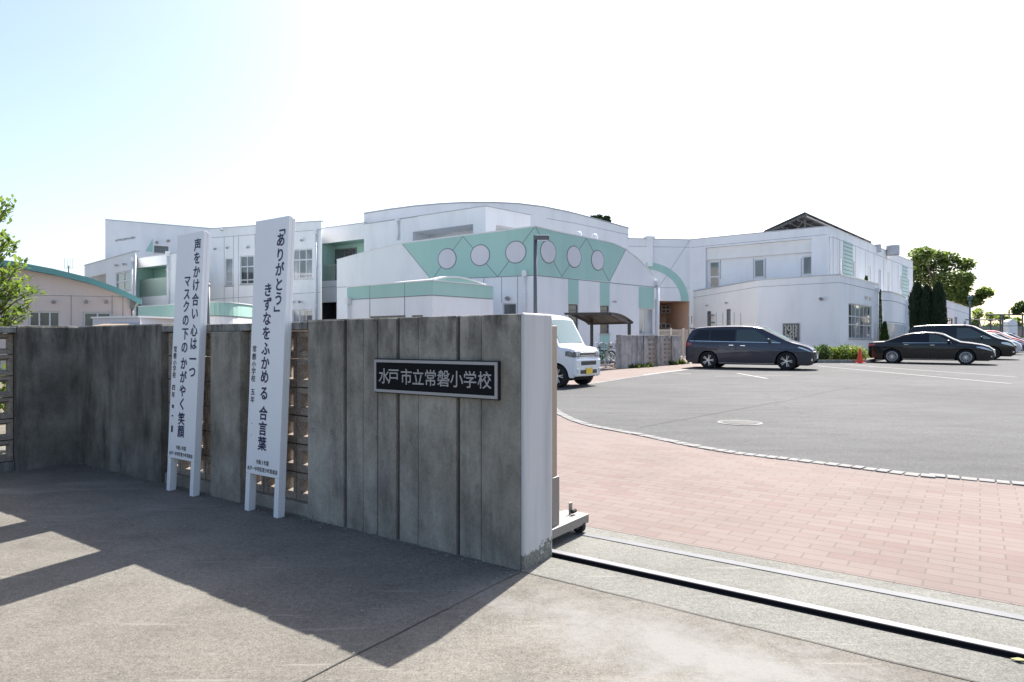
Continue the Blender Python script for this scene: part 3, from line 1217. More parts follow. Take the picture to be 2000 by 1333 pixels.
        if sill and cut:
            sb = MB(); mb_(sb, u0 - .04, u1 + .04, z0 - .05, z0, -.04, .05)
            sb.build("sill", M['copingmetal'], w, local=False)
        return w

    def coping(self, mb, mi=0, over=.03, h=.07, back=.22):
        t = self.top
        for (a, za), (b, zb) in zip(t, t[1:]):
            P = self.P
            mb.hexa([P(a, za + .002, over), P(b, zb + .002, over), P(b, zb + .002, -back), P(a, za + .002, -back),
                     P(a, za + h, over), P(b, zb + h, over), P(b, zb + h, -back), P(a, za + h, -back)], mi)

    def downpipe(self, root, px, py0, py1, r=.055, mat='pipe'):
        u, z1 = self.uz(px, py0)
        _, z0 = self.uz(px, py1)
        mb = MB()
        mb.tube([self.P(u, max(z0, g(self.A.y)), .10), self.P(u, z1 - .25, .10)], r, 10)
        mb.build("downpipe", M[mat], root, local=False, smooth=True)
        hb = MB()
        self.fbox(hb, u - r * 1.7, u + r * 1.7, z1 - .26, z1, .01, .2)
        hb.build("rain_head", M[mat], root, local=False)
        k = z1 - 1.1
        while k > max(z0, .3):
            hb = MB()
            self.fbox(hb, u - r * 1.4, u + r * 1.4, k, k + .05, .005, .165); k -= 1.3
            hb.build("pipe_bracket", M[mat], root, local=False)

    def lamp(self, root, px, py, r=.11):
        u, z = self.uz(px, py)
        mb = MB()
        p = self.P(u, z, .0); q = self.P(u, z + .04, .12); s = self.P(u, z - .03, .2)
        mb.tube([p, q], .03, 8); mb.tube([q, s], [r * .5, r], 10)
        mb.build("wall_lamp", M['copingmetal'], root, local=False)


def back_walls(mb, pts, z, mi=0, z0=-.05):
    for a, b in zip(pts, pts[1:]):
        mb.poly([(a[0], a[1], z0), (b[0], b[1], z0), (b[0], b[1], z), (a[0], a[1], z)], mi)


def root2(name, label, p, cat="building"):
    return thing(name, label, cat, (p[0], p[1], g(p[1])))


WM = lambda: [M['white'], M['seam'], M['teal'], M['cream'], M['salmon'], M['maroon'], M['dark'], M['discgrey'], M['teal_pale']]


# ---- right wing, two storeys with the connecting bridge
def right_wing():
    Z = 9.0
    A, B, C, D = cz(1226, 466.8, Z), cz(1347, 469.3, Z), cz(1617, 443, Z), cz(1783, 512, Z)
    t = root2("right_wing", "long white two-storey school wing on the right with slit windows and solar panels above", C)
    mb = MB()
    fa, fb, fc = Facade(A, B, Z), Facade(B, C, Z), Facade(C, D, Z)
    # passage under the bridge
    u0, u1, z0, z1 = fa.rect(1284, 588.5, 1350, 712)
    u1 = fa.L - .02
    fa.holes.append((u0, u1, -.04, z1, 5.0, 4))
    fa.wall(mb)
    P = fa.P
    mb.poly([P(u0, -.04, -4.98), P(u1, -.04, -4.98), P(u1, z1, -4.98), P(u0, z1, -4.98)], 4)
    # maroon panel bay inside the passage
    um = fa.uz(1310, 600)[0]
    fa.fbox(mb, u0 + .02, um, .2, z1 - .3, -4.97, -3.6, 5)
    sub = Facade(Vector(P(u0, 0, -3.6)[:2]), Vector(P(um, 0, -3.6)[:2]), z1)
    sub.window(t, 1291, 597, 1309, 612, 2, 2, cut=False, name="passage_window")
    sub.window(t, 1291, 632, 1309, 642, 2, 1, cut=False, name="passage_window")
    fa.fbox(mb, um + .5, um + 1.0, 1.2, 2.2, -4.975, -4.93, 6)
    # bridge seams and teal quarter ring
    fa.seam(mb, [(1227, 481.5), (1347, 483.5)])
    fa.seam(mb, [(1286, 562), (1347, 563)])
    fa.seam(mb, [(1347, 470), (1288, 560)])
    uc, zc = fa.uz(1262, 590)
    ro = fa.uz(1345, 560)[0] - uc
    zo = fa.uz(1272, 514)[1] - zc
    ring = []
    for i in range(25):
        a = math.pi / 2 * i / 24
        ring.append((uc + ro * math.sin(a), zc + .06 + zo * math.cos(a)))
    inn = []
    for i in range(25):
        a = math.pi / 2 * i / 24
        inn.append((uc + (ro - .62) * math.sin(a), zc + .06 + (zo - .55) * math.cos(a)))
    for i in range(24):
        fa.fprism(mb, [ring[i], ring[i + 1], inn[i + 1], inn[i]], -.01, .015, 2)
    # chimney pier standing on the bridge parapet
    cu0, cu1, _, _ = fa.rect(1264, 470, 1273, 520)
    fa.fbox(mb, cu0, cu1, 6.9, Z + .02, .0, .25, 0)
    fa.fbox(mb, cu0 - .2, cu1 + .15, Z + .02, Z + .2, -.3, .3, 0)
    # main front with a recessed band of windows
    r = fb.hole(1378, 482, 1585, 560, .42)
    ru0, ru1 = r[0], r[1]
    zt_ = fb.uz(1480, 475.5)[1]
    fb.holes[-1] = (ru0, ru1, 4.6, zt_, .42, 0)
    fb.wall(mb)
    P = fb.P
    mb.poly([P(ru0, 4.6, -.42), P(ru1, 4.6, -.42), P(ru1, zt_, -.42), P(ru0, zt_, -.42)], 0)
    zl = fb.uz(1480, 500)[1]
    fb.fbox(mb, ru0 + .01, ru1 - .01, zl, zt_ - .01, -.40, -.20, 3)
    fr = Facade(Vector(P(0, 0, -.42)[:2]), Vector(P(fb.L, 0, -.42)[:2]), Z)
    fr.window(t, 1386, 511, 1406.5, 563, 1, 2, split=[.42], cut=False, fw=.09)
    fr.window(t, 1473, 506.5, 1494, 543, 1, 1, cut=False, fw=.09)
    fr.window(t, 1567.5, 500.5, 1587, 537.5, 1, 1, cut=False, fw=.09)
    for x in (1378, 1407.5, 1472, 1495.5, 1565):
        fr.seam(mb, [(x, 505), (x, 545)], .03)
    fb.seam(mb, [(1350, 484), (1615, 458.5)])
    fb.downpipe(t, 1621.5, 457, 560)
    # long right face
    fc.seam(mb, [(1618, 460), (1783, 526)])
    for (a, b_, c_, d_) in [(1641, 503, 1645.3, 536), (1664.5, 510, 1668.5, 541), (1696, 520, 1700, 552), (1715.5, 527, 1719.5, 570), (1733, 532, 1736.5, 573), (1757.5, 539, 1760.5, 567), (1772, 545, 1775, 590)]:
        fc.window(t, a, b_, c_, d_, 1, 1, glass='glass_w', frame='pipe', cut=False, fw=.03, off=-.02, name="slit_window")
    fc.wall(mb)
    for (x0, x1, ya, yb) in [(1647, 1665, 473, 540), (1762, 1772, 519, 580)]:
        u0, u1, z0, z1 = fc.rect(x0, ya, x1, yb)
        fc.fbox(mb, u0, u1, z0, z1, -.01, .02, 8)
        k = 9
        for i in range(k):
            z = z0 + (z1 - z0) * (i + .5) / k
            fc.fbox(mb, u0 + .01, u1 - .01, z - .02, z + .02, .0, .035, 1)
    for x in (1627, 1640, 1671, 1690, 1707, 1726, 1742, 1754):
        yy = 443 + (x - 1617) * .4157
        fc.seam(mb, [(x, yy + 17), (x, yy + 120)], .02)
    dirr = (B - C).normalized()
    E = D + Vector((-9, 7.5)); F_ = A + Vector((0, 12))
    back_walls(mb, [D, E, F_, A], Z)
    mb.build("wall", WM(), t, local=False)
    rb = MB(); rb.poly([(p[0], p[1], Z - .3) for p in (A, B, C, D, E, F_)]); rb.build("roof", M['copingmetal'], t, local=False)
    cb = MB()
    for f in (fa, fb, fc): f.coping(cb, 0, .03, .07)
    cb.build("parapet_coping", M['copingmetal'], t, local=False)
    for (px, py, y, r_, h) in [(1714, 478, 55, .27, .5), (1744, 480, 57, .52, 1.4)]:
        p = py2(px, y)
        v = MB(); top = zat(py, y)
        v.lathe([(r_, Z - .4), (r_, top - .02), (r_, top - .01), (r_ * .97, top), (r_ * .5, top + .03), (0, top + .04)], 24, 'z', (p.x, p.y, 0))
        v.build("roof_vent", M['tank'], t, local=False, smooth=True)
    return fc


right_wing()


def annex():
    Z = 5.0
    A, B, C, D = cz(1346, 571.5, Z), cz(1479, 548.8, Z), cz(1640.5, 537.8, Z), cz(1716.5, 556.5, Z)
    t = root2("annex", "white single-storey block with a wide grid window behind the low hedge", C)
    mb = MB()
    fa, fb, fc = Facade(A, B, Z), Facade(B, C, Z), Facade(C, D, Z)
    for (a, b_, c_, d_) in [(1380.5, 608, 1388.5, 642), (1418.5, 604, 1427, 640)]:
        fa.window(t, a, b_, c_, d_, 1, 2, split=[.36], frame='frame_dark', fw=.045)
    fa.wall(mb, 3)
    for x in (1399, 1412, 1434, 1447):
        fa.seam(mb, [(x, 611), (x, 650)], .05)
    fa.seam(mb, [(1347, 583), (1479, 561)]); fb.seam(mb, [(1479, 561), (1640, 552)]); fc.seam(mb, [(1641, 552), (1716, 569)])
    fa.lamp(t, 1384, 597, .08); fa.lamp(t, 1422, 592, .08)
    # small bracket frame
    u0, u1, z0, z1 = fa.rect(1390, 615, 1396, 631)
    k = MB()
    fa.fbox(k, u0, u1, z0, z0 + .06, 0, .3); fa.fbox(k, u0, u1, z1 - .06, z1, 0, .3); fa.fbox(k, u0, u0 + .06, z0 + .06, z1 - .06, .2, .3)
    k.build("bracket_frame", M['frame_dark'], t, local=False)
    fb.wall(mb, 0)
    fb.lamp(t, 1606, 584, .13)
    fc.window(t, 1657.5, 595.5, 1703, 662, 6, 2, split=[.40, .64], glass='glass_l', frame='frame', fw=.06)
    fc.wall(mb, 0)
    fc.downpipe(t, 1711, 563, 690)
    E = D + Vector((-5.5, 6.5)); F_ = A + Vector((1.5, 3.5))
    back_walls(mb, [D, E, F_, A], Z - .1)
    mb.build("wall", WM(), t, local=False)
    rb = MB(); rb.poly([(p[0], p[1], Z - .3) for p in (A, B, C, D, E, F_)]); rb.build("roof", M['copingmetal'], t, local=False)
    cb = MB()
    for f in (fa, fb, fc): f.coping(cb, 0, .03, .07)
    cb.build("parapet_coping", M['copingmetal'], t, local=False)
    # two raised characters above the grid window
    for (x, y) in [(1691.5, 582), (1700, 584)]:
        lb = MB()
        u0, u1, z0, z1 = fc.rect(x - 2.6, y - 3, x + 2.6, y + 3)
        for k in range(3):
            zz = z0 + (z1 - z0) * (k + .2) / 3
            fc.fbox(lb, u0, u1, zz, zz + .05, .005, .03)
        um = (u0 + u1) / 2
        fc.fbox(lb, um - .03, um + .03, z0, z1, .005, .034)
        lb.build("wall_lettering", M['copingmetal'], t, local=False)
    # framed board on the wall
    u0, u1, z0, z1 = fb.rect(1530, 632, 1561, 668)
    c = fb.P((u0 + u1) / 2, z0)
    nb = thing("wall_board", "black framed display board of pale leaf-shaped tiles hung on the white annex wall", "board", c)
    k = MB(); fb.fbox(k, u0, u1, z0, z1, .0, .06); k.build("panel", M['board'], nb, local=False)
    k = MB()
    w = .09
    fb.fbox(k, u0, u0 + w, z0, z1, .062, .09); fb.fbox(k, u1 - w, u1, z0, z1, .062, .09)
    fb.fbox(k, u0 + w, u1 - w, z0, z0 + w, .062, .09); fb.fbox(k, u0 + w, u1 - w, z1 - w, z1, .062, .09)
    k.build("board_frame", M['frame_dark'], nb, local=False)
    rnd = random.Random(8)
    k = MB()
    for i in range(5):
        for j in range(5):
            if rnd.random() < .12: continue
            uc = u0 + w + (u1 - u0 - 2 * w) * (i + .5) / 5
            zc = z0 + w + (z1 - z0 - 2 * w) * (j + .5) / 5
            a = rnd.uniform(-.7, .7)
            pts = []
            for q in range(8):
                an = 2 * math.pi * q / 8
                x, y = .055 * math.cos(an), .115 * math.sin(an) * (1.15 if q == 2 else 1)
                pts.append((uc + x * math.cos(a) - y * math.sin(a), zc + x * math.sin(a) + y * math.cos(a)))
            fb.fprism(k, pts, .061, .068 + .001 * rnd.random())
    k.build("tile_pattern", plain("pale_tiles", (.42, .42, .38), .5, var=.3, vscale=3), nb, local=False)


annex()


def round_bay():
    Z = 4.7
    pts = [cz(1716, 570.5, Z), cz(1730, 570.8, Z), cz(1745, 572.5, Z), cz(1759, 577, Z), cz(1769, 582.5, Z)]
    t = root2("round_bay", "curved single-storey white bay with banded lower wall tucked behind the annex", pts[2])
    cur = smooth_line(pts, 5)
    mb = MB()
    far = [cur[-1] + Vector((3, 7)), cur[0] + Vector((-1, 9))]
    poly = cur + far
    mb.prism(poly, -.05, Z, 0)
    for z in (Z - .62, 2.55, 2.0, 1.5):
        for a, b_ in zip(cur, cur[1:]):
            n = Vector((-(b_ - a).y, (b_ - a).x)).normalized()
            if n.dot(-a) < 0: n = -n
            mb.hexa([(a.x + n.x * d, a.y + n.y * d, zz) if s == 0 else (b_.x + n.x * d, b_.y + n.y * d, zz)
                     for zz in (z, z + .03) for (s, d) in ((0, -.01), (1, -.01), (1, .02), (0, .02))], 1)
    mb.build("wall", [M['white'], M['seam']], t, local=False)
    cb = MB()
    for a, b_ in zip(cur, cur[1:]):
        n = Vector((-(b_ - a).y, (b_ - a).x)).normalized()
        if n.dot(-a) < 0: n = -n
        cb.hexa([(p.x + n.x * d, p.y + n.y * d, zz) for zz in (Z, Z + .08) for (p, d) in ((a, -.25), (b_, -.25), (b_, .04), (a, .04))])
    cb.build("parapet_coping", M['copingmetal'], t, local=False)
    gb = MB()
    for a, b_ in zip(cur, cur[1:]):
        n = Vector((-(b_ - a).y, (b_ - a).x)).normalized()
        if n.dot(-a) < 0: n = -n
        gb.hexa([(p.x + n.x * d, p.y + n.y * d, zz) for zz in (.3, 2.45) for (p, d) in ((a, -.02), (b_, -.02), (b_, .025), (a, .025))])
    gb.build("glass_block_band", M['louvre'] if False else plain("glass_block", (.42, .46, .46), .25, coat=.4, var=.12, vscale=4), t, local=False)


round_bay()


def far_block():
    Z = 4.6
    B, C = cz(1848, 588, Z), cz(1896, 603.5, Z)
    dr = (C - B).normalized()
    A = B - dr * 4.5
    t = root2("far_block", "low white flat-roofed building beyond the cypresses at the end of the lot", B)
    mb = MB()
    f = Facade(A, C, Z)
    f.window(t, 1853, 622, 1861, 640, 2, 1, depth=.15, frame='frame_dark')
    f.window(t, 1864, 619.5, 1869.5, 642, 1, 1, glass='louvre', depth=.15, frame='frame_dark', name="door")
    f.window(t, 1882, 628, 1887, 650, 1, 1, glass='louvre', depth=.15, frame='frame_dark', name="door")
    f.wall(mb)
    f.seam(mb, [(1849, 601), (1895, 615)])
    E = C + Vector((-8, 8)); G_ = A + Vector((-8, 8))
    back_walls(mb, [C, E, G_, A], Z)
    mb.build("wall", WM(), t, local=False)
    rb = MB(); rb.poly([(p[0], p[1], Z - .2) for p in (A, C, E, G_)]); rb.build("roof", M['copingmetal'], t, local=False)
    cb = MB(); f.coping(cb); cb.build("parapet_coping", M['copingmetal'], t, local=False)


far_block()


# ---- centre hall with teal band and discs
def disc_hall():
    ZB = 4.2
    L_, Mi, C, Rr = cz(658, 562, ZB), cz(843, 546.2, ZB), cz(1045, 538, ZB), cz(1284, 561.5, ZB)
    t = root2("disc_hall", "white hall with a teal band carrying a row of pale discs and an arched roofline", C)
    mb = MB()
    f2, f1, f3 = Facade(L_, Mi, 6), Facade(Mi, C, 6), Facade(C, Rr, 6)
    f2.settop([(658, 509), (690, 500), (735, 488), (785, 476), (843, 468.5)])
    f1.settop([(843, 468.5), (904, 461), (975, 452.5), (1045, 443)])
    f3.settop([(1045, 443), (1100, 456), (1145, 465), (1195, 475), (1221, 487), (1245, 505), (1268, 528), (1284, 551)])
    f1.window(t, 981.5, 592, 1009, 616, 1, 1, glass='glass', frame='frame', fw=.06)
    f3.window(t, 1110, 594.5, 1129.5, 652, 1, 5, glass='glass', frame='frame_dark', fw=.05, name="louvre_window")
    f3.window(t, 1172, 597.5, 1190, 652, 1, 6, glass='glass', frame='frame_dark', fw=.05, name="louvre_window")
    f3.window(t, 1248.5, 602.5, 1276, 654, 2, 1, glass='glass_l', frame='frame', fw=.06)
    for f in (f2, f1, f3): f.wall(mb)
    # teal band
    f2.panel(mb, [(785.5, 476.6), (843, 469.2), (843, 546.6)], mi=2)
    f1.panel(mb, [(843, 469.2), (904, 461.6), (975, 453), (1045, 443.8), (1045, 538), (843, 546.6)], mi=2)
    f3.panel(mb, [(1045, 443.8), (1100, 456.6), (1145, 465.6), (1195, 475.7), (1222, 488), (1190, 550.5), (1045, 538)], mi=2)
    f1.seam(mb, [(843, 546.8), (1045, 538.3)], .03); f3.seam(mb, [(1045, 538.3), (1284, 562)], .03); f2.seam(mb, [(658, 562), (843, 546.6)], .025)
    f2.seam(mb, [(786, 477), (842.8, 547)], .03); f3.seam(mb, [(1222, 488), (1190, 551)], .03)
    f1.seam(mb, [(846, 544), (904, 462)], .03); f1.seam(mb, [(904, 462), (972, 541)], .03); f1.seam(mb, [(972, 541), (1044, 444)], .03)
    f3.seam(mb, [(1046, 444), (1097, 541)], .03); f3.seam(mb, [(1097, 541), (1145, 466)], .03); f3.seam(mb, [(1145, 466), (1189, 549)], .03)
    for (f, x, y, r) in [(f1, 873.5, 506, 19), (f1, 938, 499, 19.5), (f1, 1007.5, 493, 20.5), (f3, 1070.5, 492.5, 21), (f3, 1121, 502, 20), (f3, 1167, 509, 18.5)]:
        f.disc(mb, x, y, r, -.01, .016, 1, grow=.045)
        f.disc(mb, x, y, r, -.01, .026, 7)
    # teal infill below the band
    for (x0, x1, y0, y1) in [(1109.5, 1130, 544, 593), (1171.5, 1190.5, 550.5, 596.5), (1247.5, 1277, 560.5, 601.5)]:
        f3.panel(mb, [(x0, y0), (x1, y0 + 2), (x1, y1 + 1.5), (x0, y1)], mi=2)
        f3.panel(mb, [(x0, y1 + 58), (x1, y1 + 58), (x1, 705), (x0, 707)], mi=2) if x0 < 1240 else None
    for (x, y0, y1) in [(980, 541, 592), (1011, 540, 615), (945, 542, 600)]:
        f1.seam(mb, [(x, y0), (x, y1)], .02)
    bk = (Mi - C) * 1.05
    back_walls(mb, [Rr, Rr + Vector((-4, 6)), L_ + Vector((3, 7)), L_], 4.3)
    mb.build("wall", WM(), t, local=False)
    rb = MB()
    for (a, za), (b_, zb) in zip(f3.top, f3.top[1:]):
        p, q = f3.P(a, za - .04), f3.P(b_, zb - .04)
        rb.poly([p, q, (q[0] - 9, q[1] + 6.5, q[2]), (p[0] - 9, p[1] + 6.5, p[2] - .1)])
    for (a, za), (b_, zb) in list(zip(f2.top, f2.top[1:])):
        p, q = f2.P(a, za - .05), f2.P(b_, zb - .05)
        rb.poly([p, q, (q[0] + 3, q[1] + 6, q[2]), (p[0] + 3, p[1] + 6, p[2])])
    rb.build("roof", M['copingmetal'], t, local=False)
    cb = MB()
    for f in (f1, f2, f3): f.coping(cb, 0, .03, .05, .2)
    cb.build("parapet_coping", M['pipe'], t, local=False)
    f1.downpipe(t, 1026, 529, 640, .06)
    f3.downpipe(t, 1281.5, 549, 705, .09)
    f1.lamp(t, 994, 583, .13)
    f3.lamp(t, 1197, 590, .06)
    for px, py in ((1130, 456), (1161, 461)):
        y = 36
        p = py2(px, y); v = MB(); top = zat(py - 4, y)
        v.lathe([(.17, top - 1.2), (.17, top - .12), (.12, top - .03), (0, top)], 16, 'z', (p.x, p.y, 0))
        v.build("roof_vent", M['pipe'], t, local=False, smooth=True)


disc_hall()


def small_block():
    Z = 3.38
    A, C, D = cz(678, 561.5, Z), cz(844.6, 548.8, Z), cz(963, 559.8, Z)
    t = root2("small_block", "small white one-storey block with a teal parapet and a low arched rooflight", C)
    fa, fb = Facade(A, C, Z), Facade(C, D, Z)
    mb = MB()
    fa.window(t, 723, 617, 792, 640, 4, 1, glass='glass', frame='frame_dark')
    fa.window(t, 804, 616, 826, 640, 2, 1, glass='glass', frame='frame_dark')
    fa.wall(mb); fb.wall(mb)
    fa.panel(mb, [(678, 562), (844.6, 549.3), (844.6, 577), (678, 586)], mi=2)
    fb.panel(mb, [(844.6, 549.3), (963, 560.3), (963, 584.5), (844.6, 577)], mi=2)
    fa.seam(mb, [(678, 586), (844.6, 577)], .03); fb.seam(mb, [(844.6, 577), (963, 584.5)], .03)
    for x, y0 in ((722.5, 558.5), (790.5, 553)):
        fa.seam(mb, [(x, y0), (x, 640)], .025)
    E, F_ = D + Vector((-2, 4.5)), A + Vector((1.5, 4.5))
    back_walls(mb, [D, E, F_, A], Z - .02)
    mb.build("wall", WM(), t, local=False)
    rb = MB(); rb.poly([(p[0], p[1], Z - .2) for p in (A, C, D, E, F_)]); rb.build("roof", M['copingmetal'], t, local=False)
    cb = MB(); fa.coping(cb, 0, .03, .04, .15); fb.coping(cb, 0, .03, .04, .15); cb.build("parapet_coping", M['pipe'], t, local=False)
    # arched rooflight
    n = 16
    a0 = fb.P(.12, 0, -.1); a1 = fb.P(fb.L - .35, 0, -.1)
    a0, a1 = Vector(a0), Vector(a1)
    bk = Vector((fb.du.y, -fb.du.x, 0)) * -1
    if bk.y < 0: bk = -bk
    ab, fr = MB(), MB()
    arc = []
    for i in range(n + 1):
        s = i / n
        p = a0.lerp(a1, s)
        arc.append(Vector((p.x, p.y, Z + .04 + .19 * math.sin(math.pi * s ** .85))))
    ab.poly([Vector((a0.x, a0.y, Z - .1))] + arc + [Vector((a1.x, a1.y, Z - .1))], 0)
    for p, q in zip(arc, arc[1:]):
        ab.poly([p, q, q + bk * 2.5, p + bk * 2.5], 1)
        fr.hexa([p - bk * .06 + Vector((0, 0, -.03)), q - bk * .06 + Vector((0, 0, -.03)), q + bk * .2 + Vector((0, 0, .004)), p + bk * .2 + Vector((0, 0, .004)),
                 p - bk * .06 + Vector((0, 0, .03)), q - bk * .06 + Vector((0, 0, .03)), q + bk * .2 + Vector((0, 0, .04)), p + bk * .2 + Vector((0, 0, .04))])
    ro = ab.build("rooflight", [M['teal'], M['copingmetal']], t, local=False)
    fr.build("rooflight_rim", M['pipe'], ro, local=False)
    fa.downpipe(t, 684, 582, 640, .05)


small_block()


# ---- tall hall with the arched roof behind
def arch_hall():
    A, B = py2(711, 43.8), py2(1228, 50.5)
    t = root2("arch_hall", "tall white hall with a long shallow arched roofline rising behind the teal band", A)
    f = Facade(A, B, 9)
    f.settop([(711, 418.5), (760, 410.5), (810, 404), (860, 399.5), (910, 397), (960, 396.8), (1010, 399), (1060, 405), (1110, 415), (1160, 428), (1200, 439), (1228, 447)])
    mb = MB()
    f.wall(mb)
    back_walls(mb, [B, B + Vector((-2, 9)), A + Vector((-2, 9)), A], 8.5)
    f.seam(mb, [(1068, 427), (1120, 436), (1228, 459)])
    # boxy projection in front
    Z = 8.7
    P0, P1, P2 = cz(711, 439, Z), cz(948.5, 403.5, Z), cz(1036, 421, Z)
    fa, fb = Facade(P0, P1, Z), Facade(P1, P2, Z)
    ra = fa.rect(812, 448, 924, 456)
    fa.holes.append((fa.uz(806, 448)[0], fa.uz(924, 448)[0], 6.2, fa.uz(900, 441)[1], 1.6, 0))
    fb.holes.append((fb.uz(969, 448)[0], fb.uz(1010, 448)[0], 6.2, fb.uz(985, 442)[1], 1.2, 0))
    fa.wall(mb); fb.wall(mb)
    for fx in (fa, fb):
        for (a, b_, z0, z1, d, _) in fx.holes:
            mb.poly([fx.P(a, z0, -d), fx.P(b_, z0, -d), fx.P(b_, z1, -d), fx.P(a, z1, -d)], 0)
    back_walls(mb, [P2, P2 + Vector((-1, 7))], Z - .05)
    fa.seam(mb, [(715, 438), (815, 423.5)])
    mb.build("wall", WM(), t, local=False)
    rb = MB()
    for (a, za), (b_, zb) in zip(f.top, f.top[1:]):
        p, q = f.P(a, za - .03), f.P(b_, zb - .03)
        rb.poly([p, q, (q[0] - 1, q[1] + 9, q[2]), (p[0] - 1, p[1] + 9, p[2])])
    rb.poly([(p[0], p[1], Z - .1) for p in (P0, P1, P2, P2 + Vector((-1, 6)), P0 + Vector((1, 4)))])
    rb.build("roof", M['copingmetal'], t, local=False)
    cb = MB()
    f.coping(cb, 0, .04, .09, .25); fa.coping(cb, 0, .03, .05); fb.coping(cb, 0, .03, .05)
    cb.build("parapet_coping", M['copingmetal'], t, local=False)
    fa.downpipe(t, 779, 425, 470, .07)


arch_hall()


# ---- left wing
def left_wing():
    Z = 8.9
    A, B = cz(410, 448, Z), cz(627.5, 432.8, Z)
    t = root2("left_wing", "white two-storey school wing seen between and around the two slogan boards", B)
    f = Facade(A, B, Z)
    mb = MB()
    f.window(t, 439.5, 505, 454.5, 559, 1, 2, split=[.16], glass='glass_l', fw=.07)
    f.window(t, 468.5, 499.5, 496, 556, 2, 3, split=[.16, .62], glass='glass', fw=.08)
    f.window(t, 571, 486.5, 610.5, 545, 3, 3, split=[.16, .64], glass='glass_l', fw=.08)
    f.window(t, 571, 605, 610.5, 640, 3, 1, glass='glass_l', fw=.08)
    f.wall(mb)
    for (p, q) in [((412, 465), (627, 449)), ((412, 585), (627, 571))]: f.seam(mb, [p, q])
    for x in (438, 456, 466, 498, 545, 568):
        f.seam(mb, [(x, 464 - (x - 412) * .074), (x, 640)], .018)
    for (x, y) in ((423, 487), (447, 485), (487, 484), (437, 450), (592, 470), (588, 590), (573, 590)):
        f.lamp(t, x, y, .09)
    f.downpipe(t, 619, 450, 640, .06)
    # part with the recessed balcony
    Z2 = 8.94
    P0, P1 = cz(628, 447.5, Z2), cz(713, 436, Z2)
    fb = Facade(P0, P1, Z2)
    u0, u1, z0, z1 = fb.rect(629.5, 472, 709, 549)
    u1 = fb.L - .05
    z1 = fb.uz(668, 472)[1]; z0 = fb.uz(640, 549)[1]
    fb.holes.append((u0, u1, z0, z1, 1.15, 2))
    d0 = fb.rect(629.5, 591, 657, 626)
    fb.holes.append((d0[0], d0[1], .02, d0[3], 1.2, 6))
    fb.wall(mb)
    P = fb.P
    mb.poly([P(u0, z0, -1.15), P(u1, z0, -1.15), P(u1, z1, -1.15), P(u0, z1, -1.15)], 2)
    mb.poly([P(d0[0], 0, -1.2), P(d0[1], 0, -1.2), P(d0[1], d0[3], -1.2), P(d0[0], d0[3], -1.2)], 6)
    fi = Facade(Vector(P(0, 0, -1.15)[:2]), Vector(P(fb.L, 0, -1.15)[:2]), Z2)
    fi.window(t, 653, 486, 697, 548, 2, 2, split=[.7], cut=False, glass='glass', frame='frame_dark', fw=.08)
    rb_ = MB()
    fb.fbox(rb_, u0 + .02, u0 + 2.3, z0 + 1.05, z0 + 1.1, -.16, -.11)
    k = u0 + .06
    while k < u0 + 2.3:
        fb.fbox(rb_, k, k + .025, z0 + .02, z0 + 1.05, -.148, -.122); k += .13
    rb_.build("balcony_railing", M['fencem'], t, local=False)
    fb.seam(mb, [(658, 560), (628, 562)])
    back_walls(mb, [P1, P1 + Vector((0, 6))], Z2)
    mb.poly([(B.x, B.y, -.05), (B.x * 1.1 - .3, B.y * 1.1, -.05), (B.x * 1.1 - .3, B.y * 1.1, Z), (B.x, B.y, Z)], 0)
    Ab = A + Vector((1, 9)); Bb = B * 1.2 + Vector((-.5, 0))
    back_walls(mb, [Bb, Ab, A], Z)
    mb.build("wall", WM(), t, local=False)
    rb = MB(); rb.poly([(p[0], p[1], Z - .2) for p in (A, B, Bb, Ab)]); rb.poly([(p[0], p[1], Z2 - .1) for p in (P0, P1, P1 + Vector((0, 6)), P0 + Vector((0, 6)))])
    rb.build("roof", M['copingmetal'], t, local=False)
    cb = MB(); f.coping(cb, 0, .03, .06); fb.coping(cb, 0, .03, .06); cb.build("parapet_coping", M['copingmetal'], t, local=False)


left_wing()


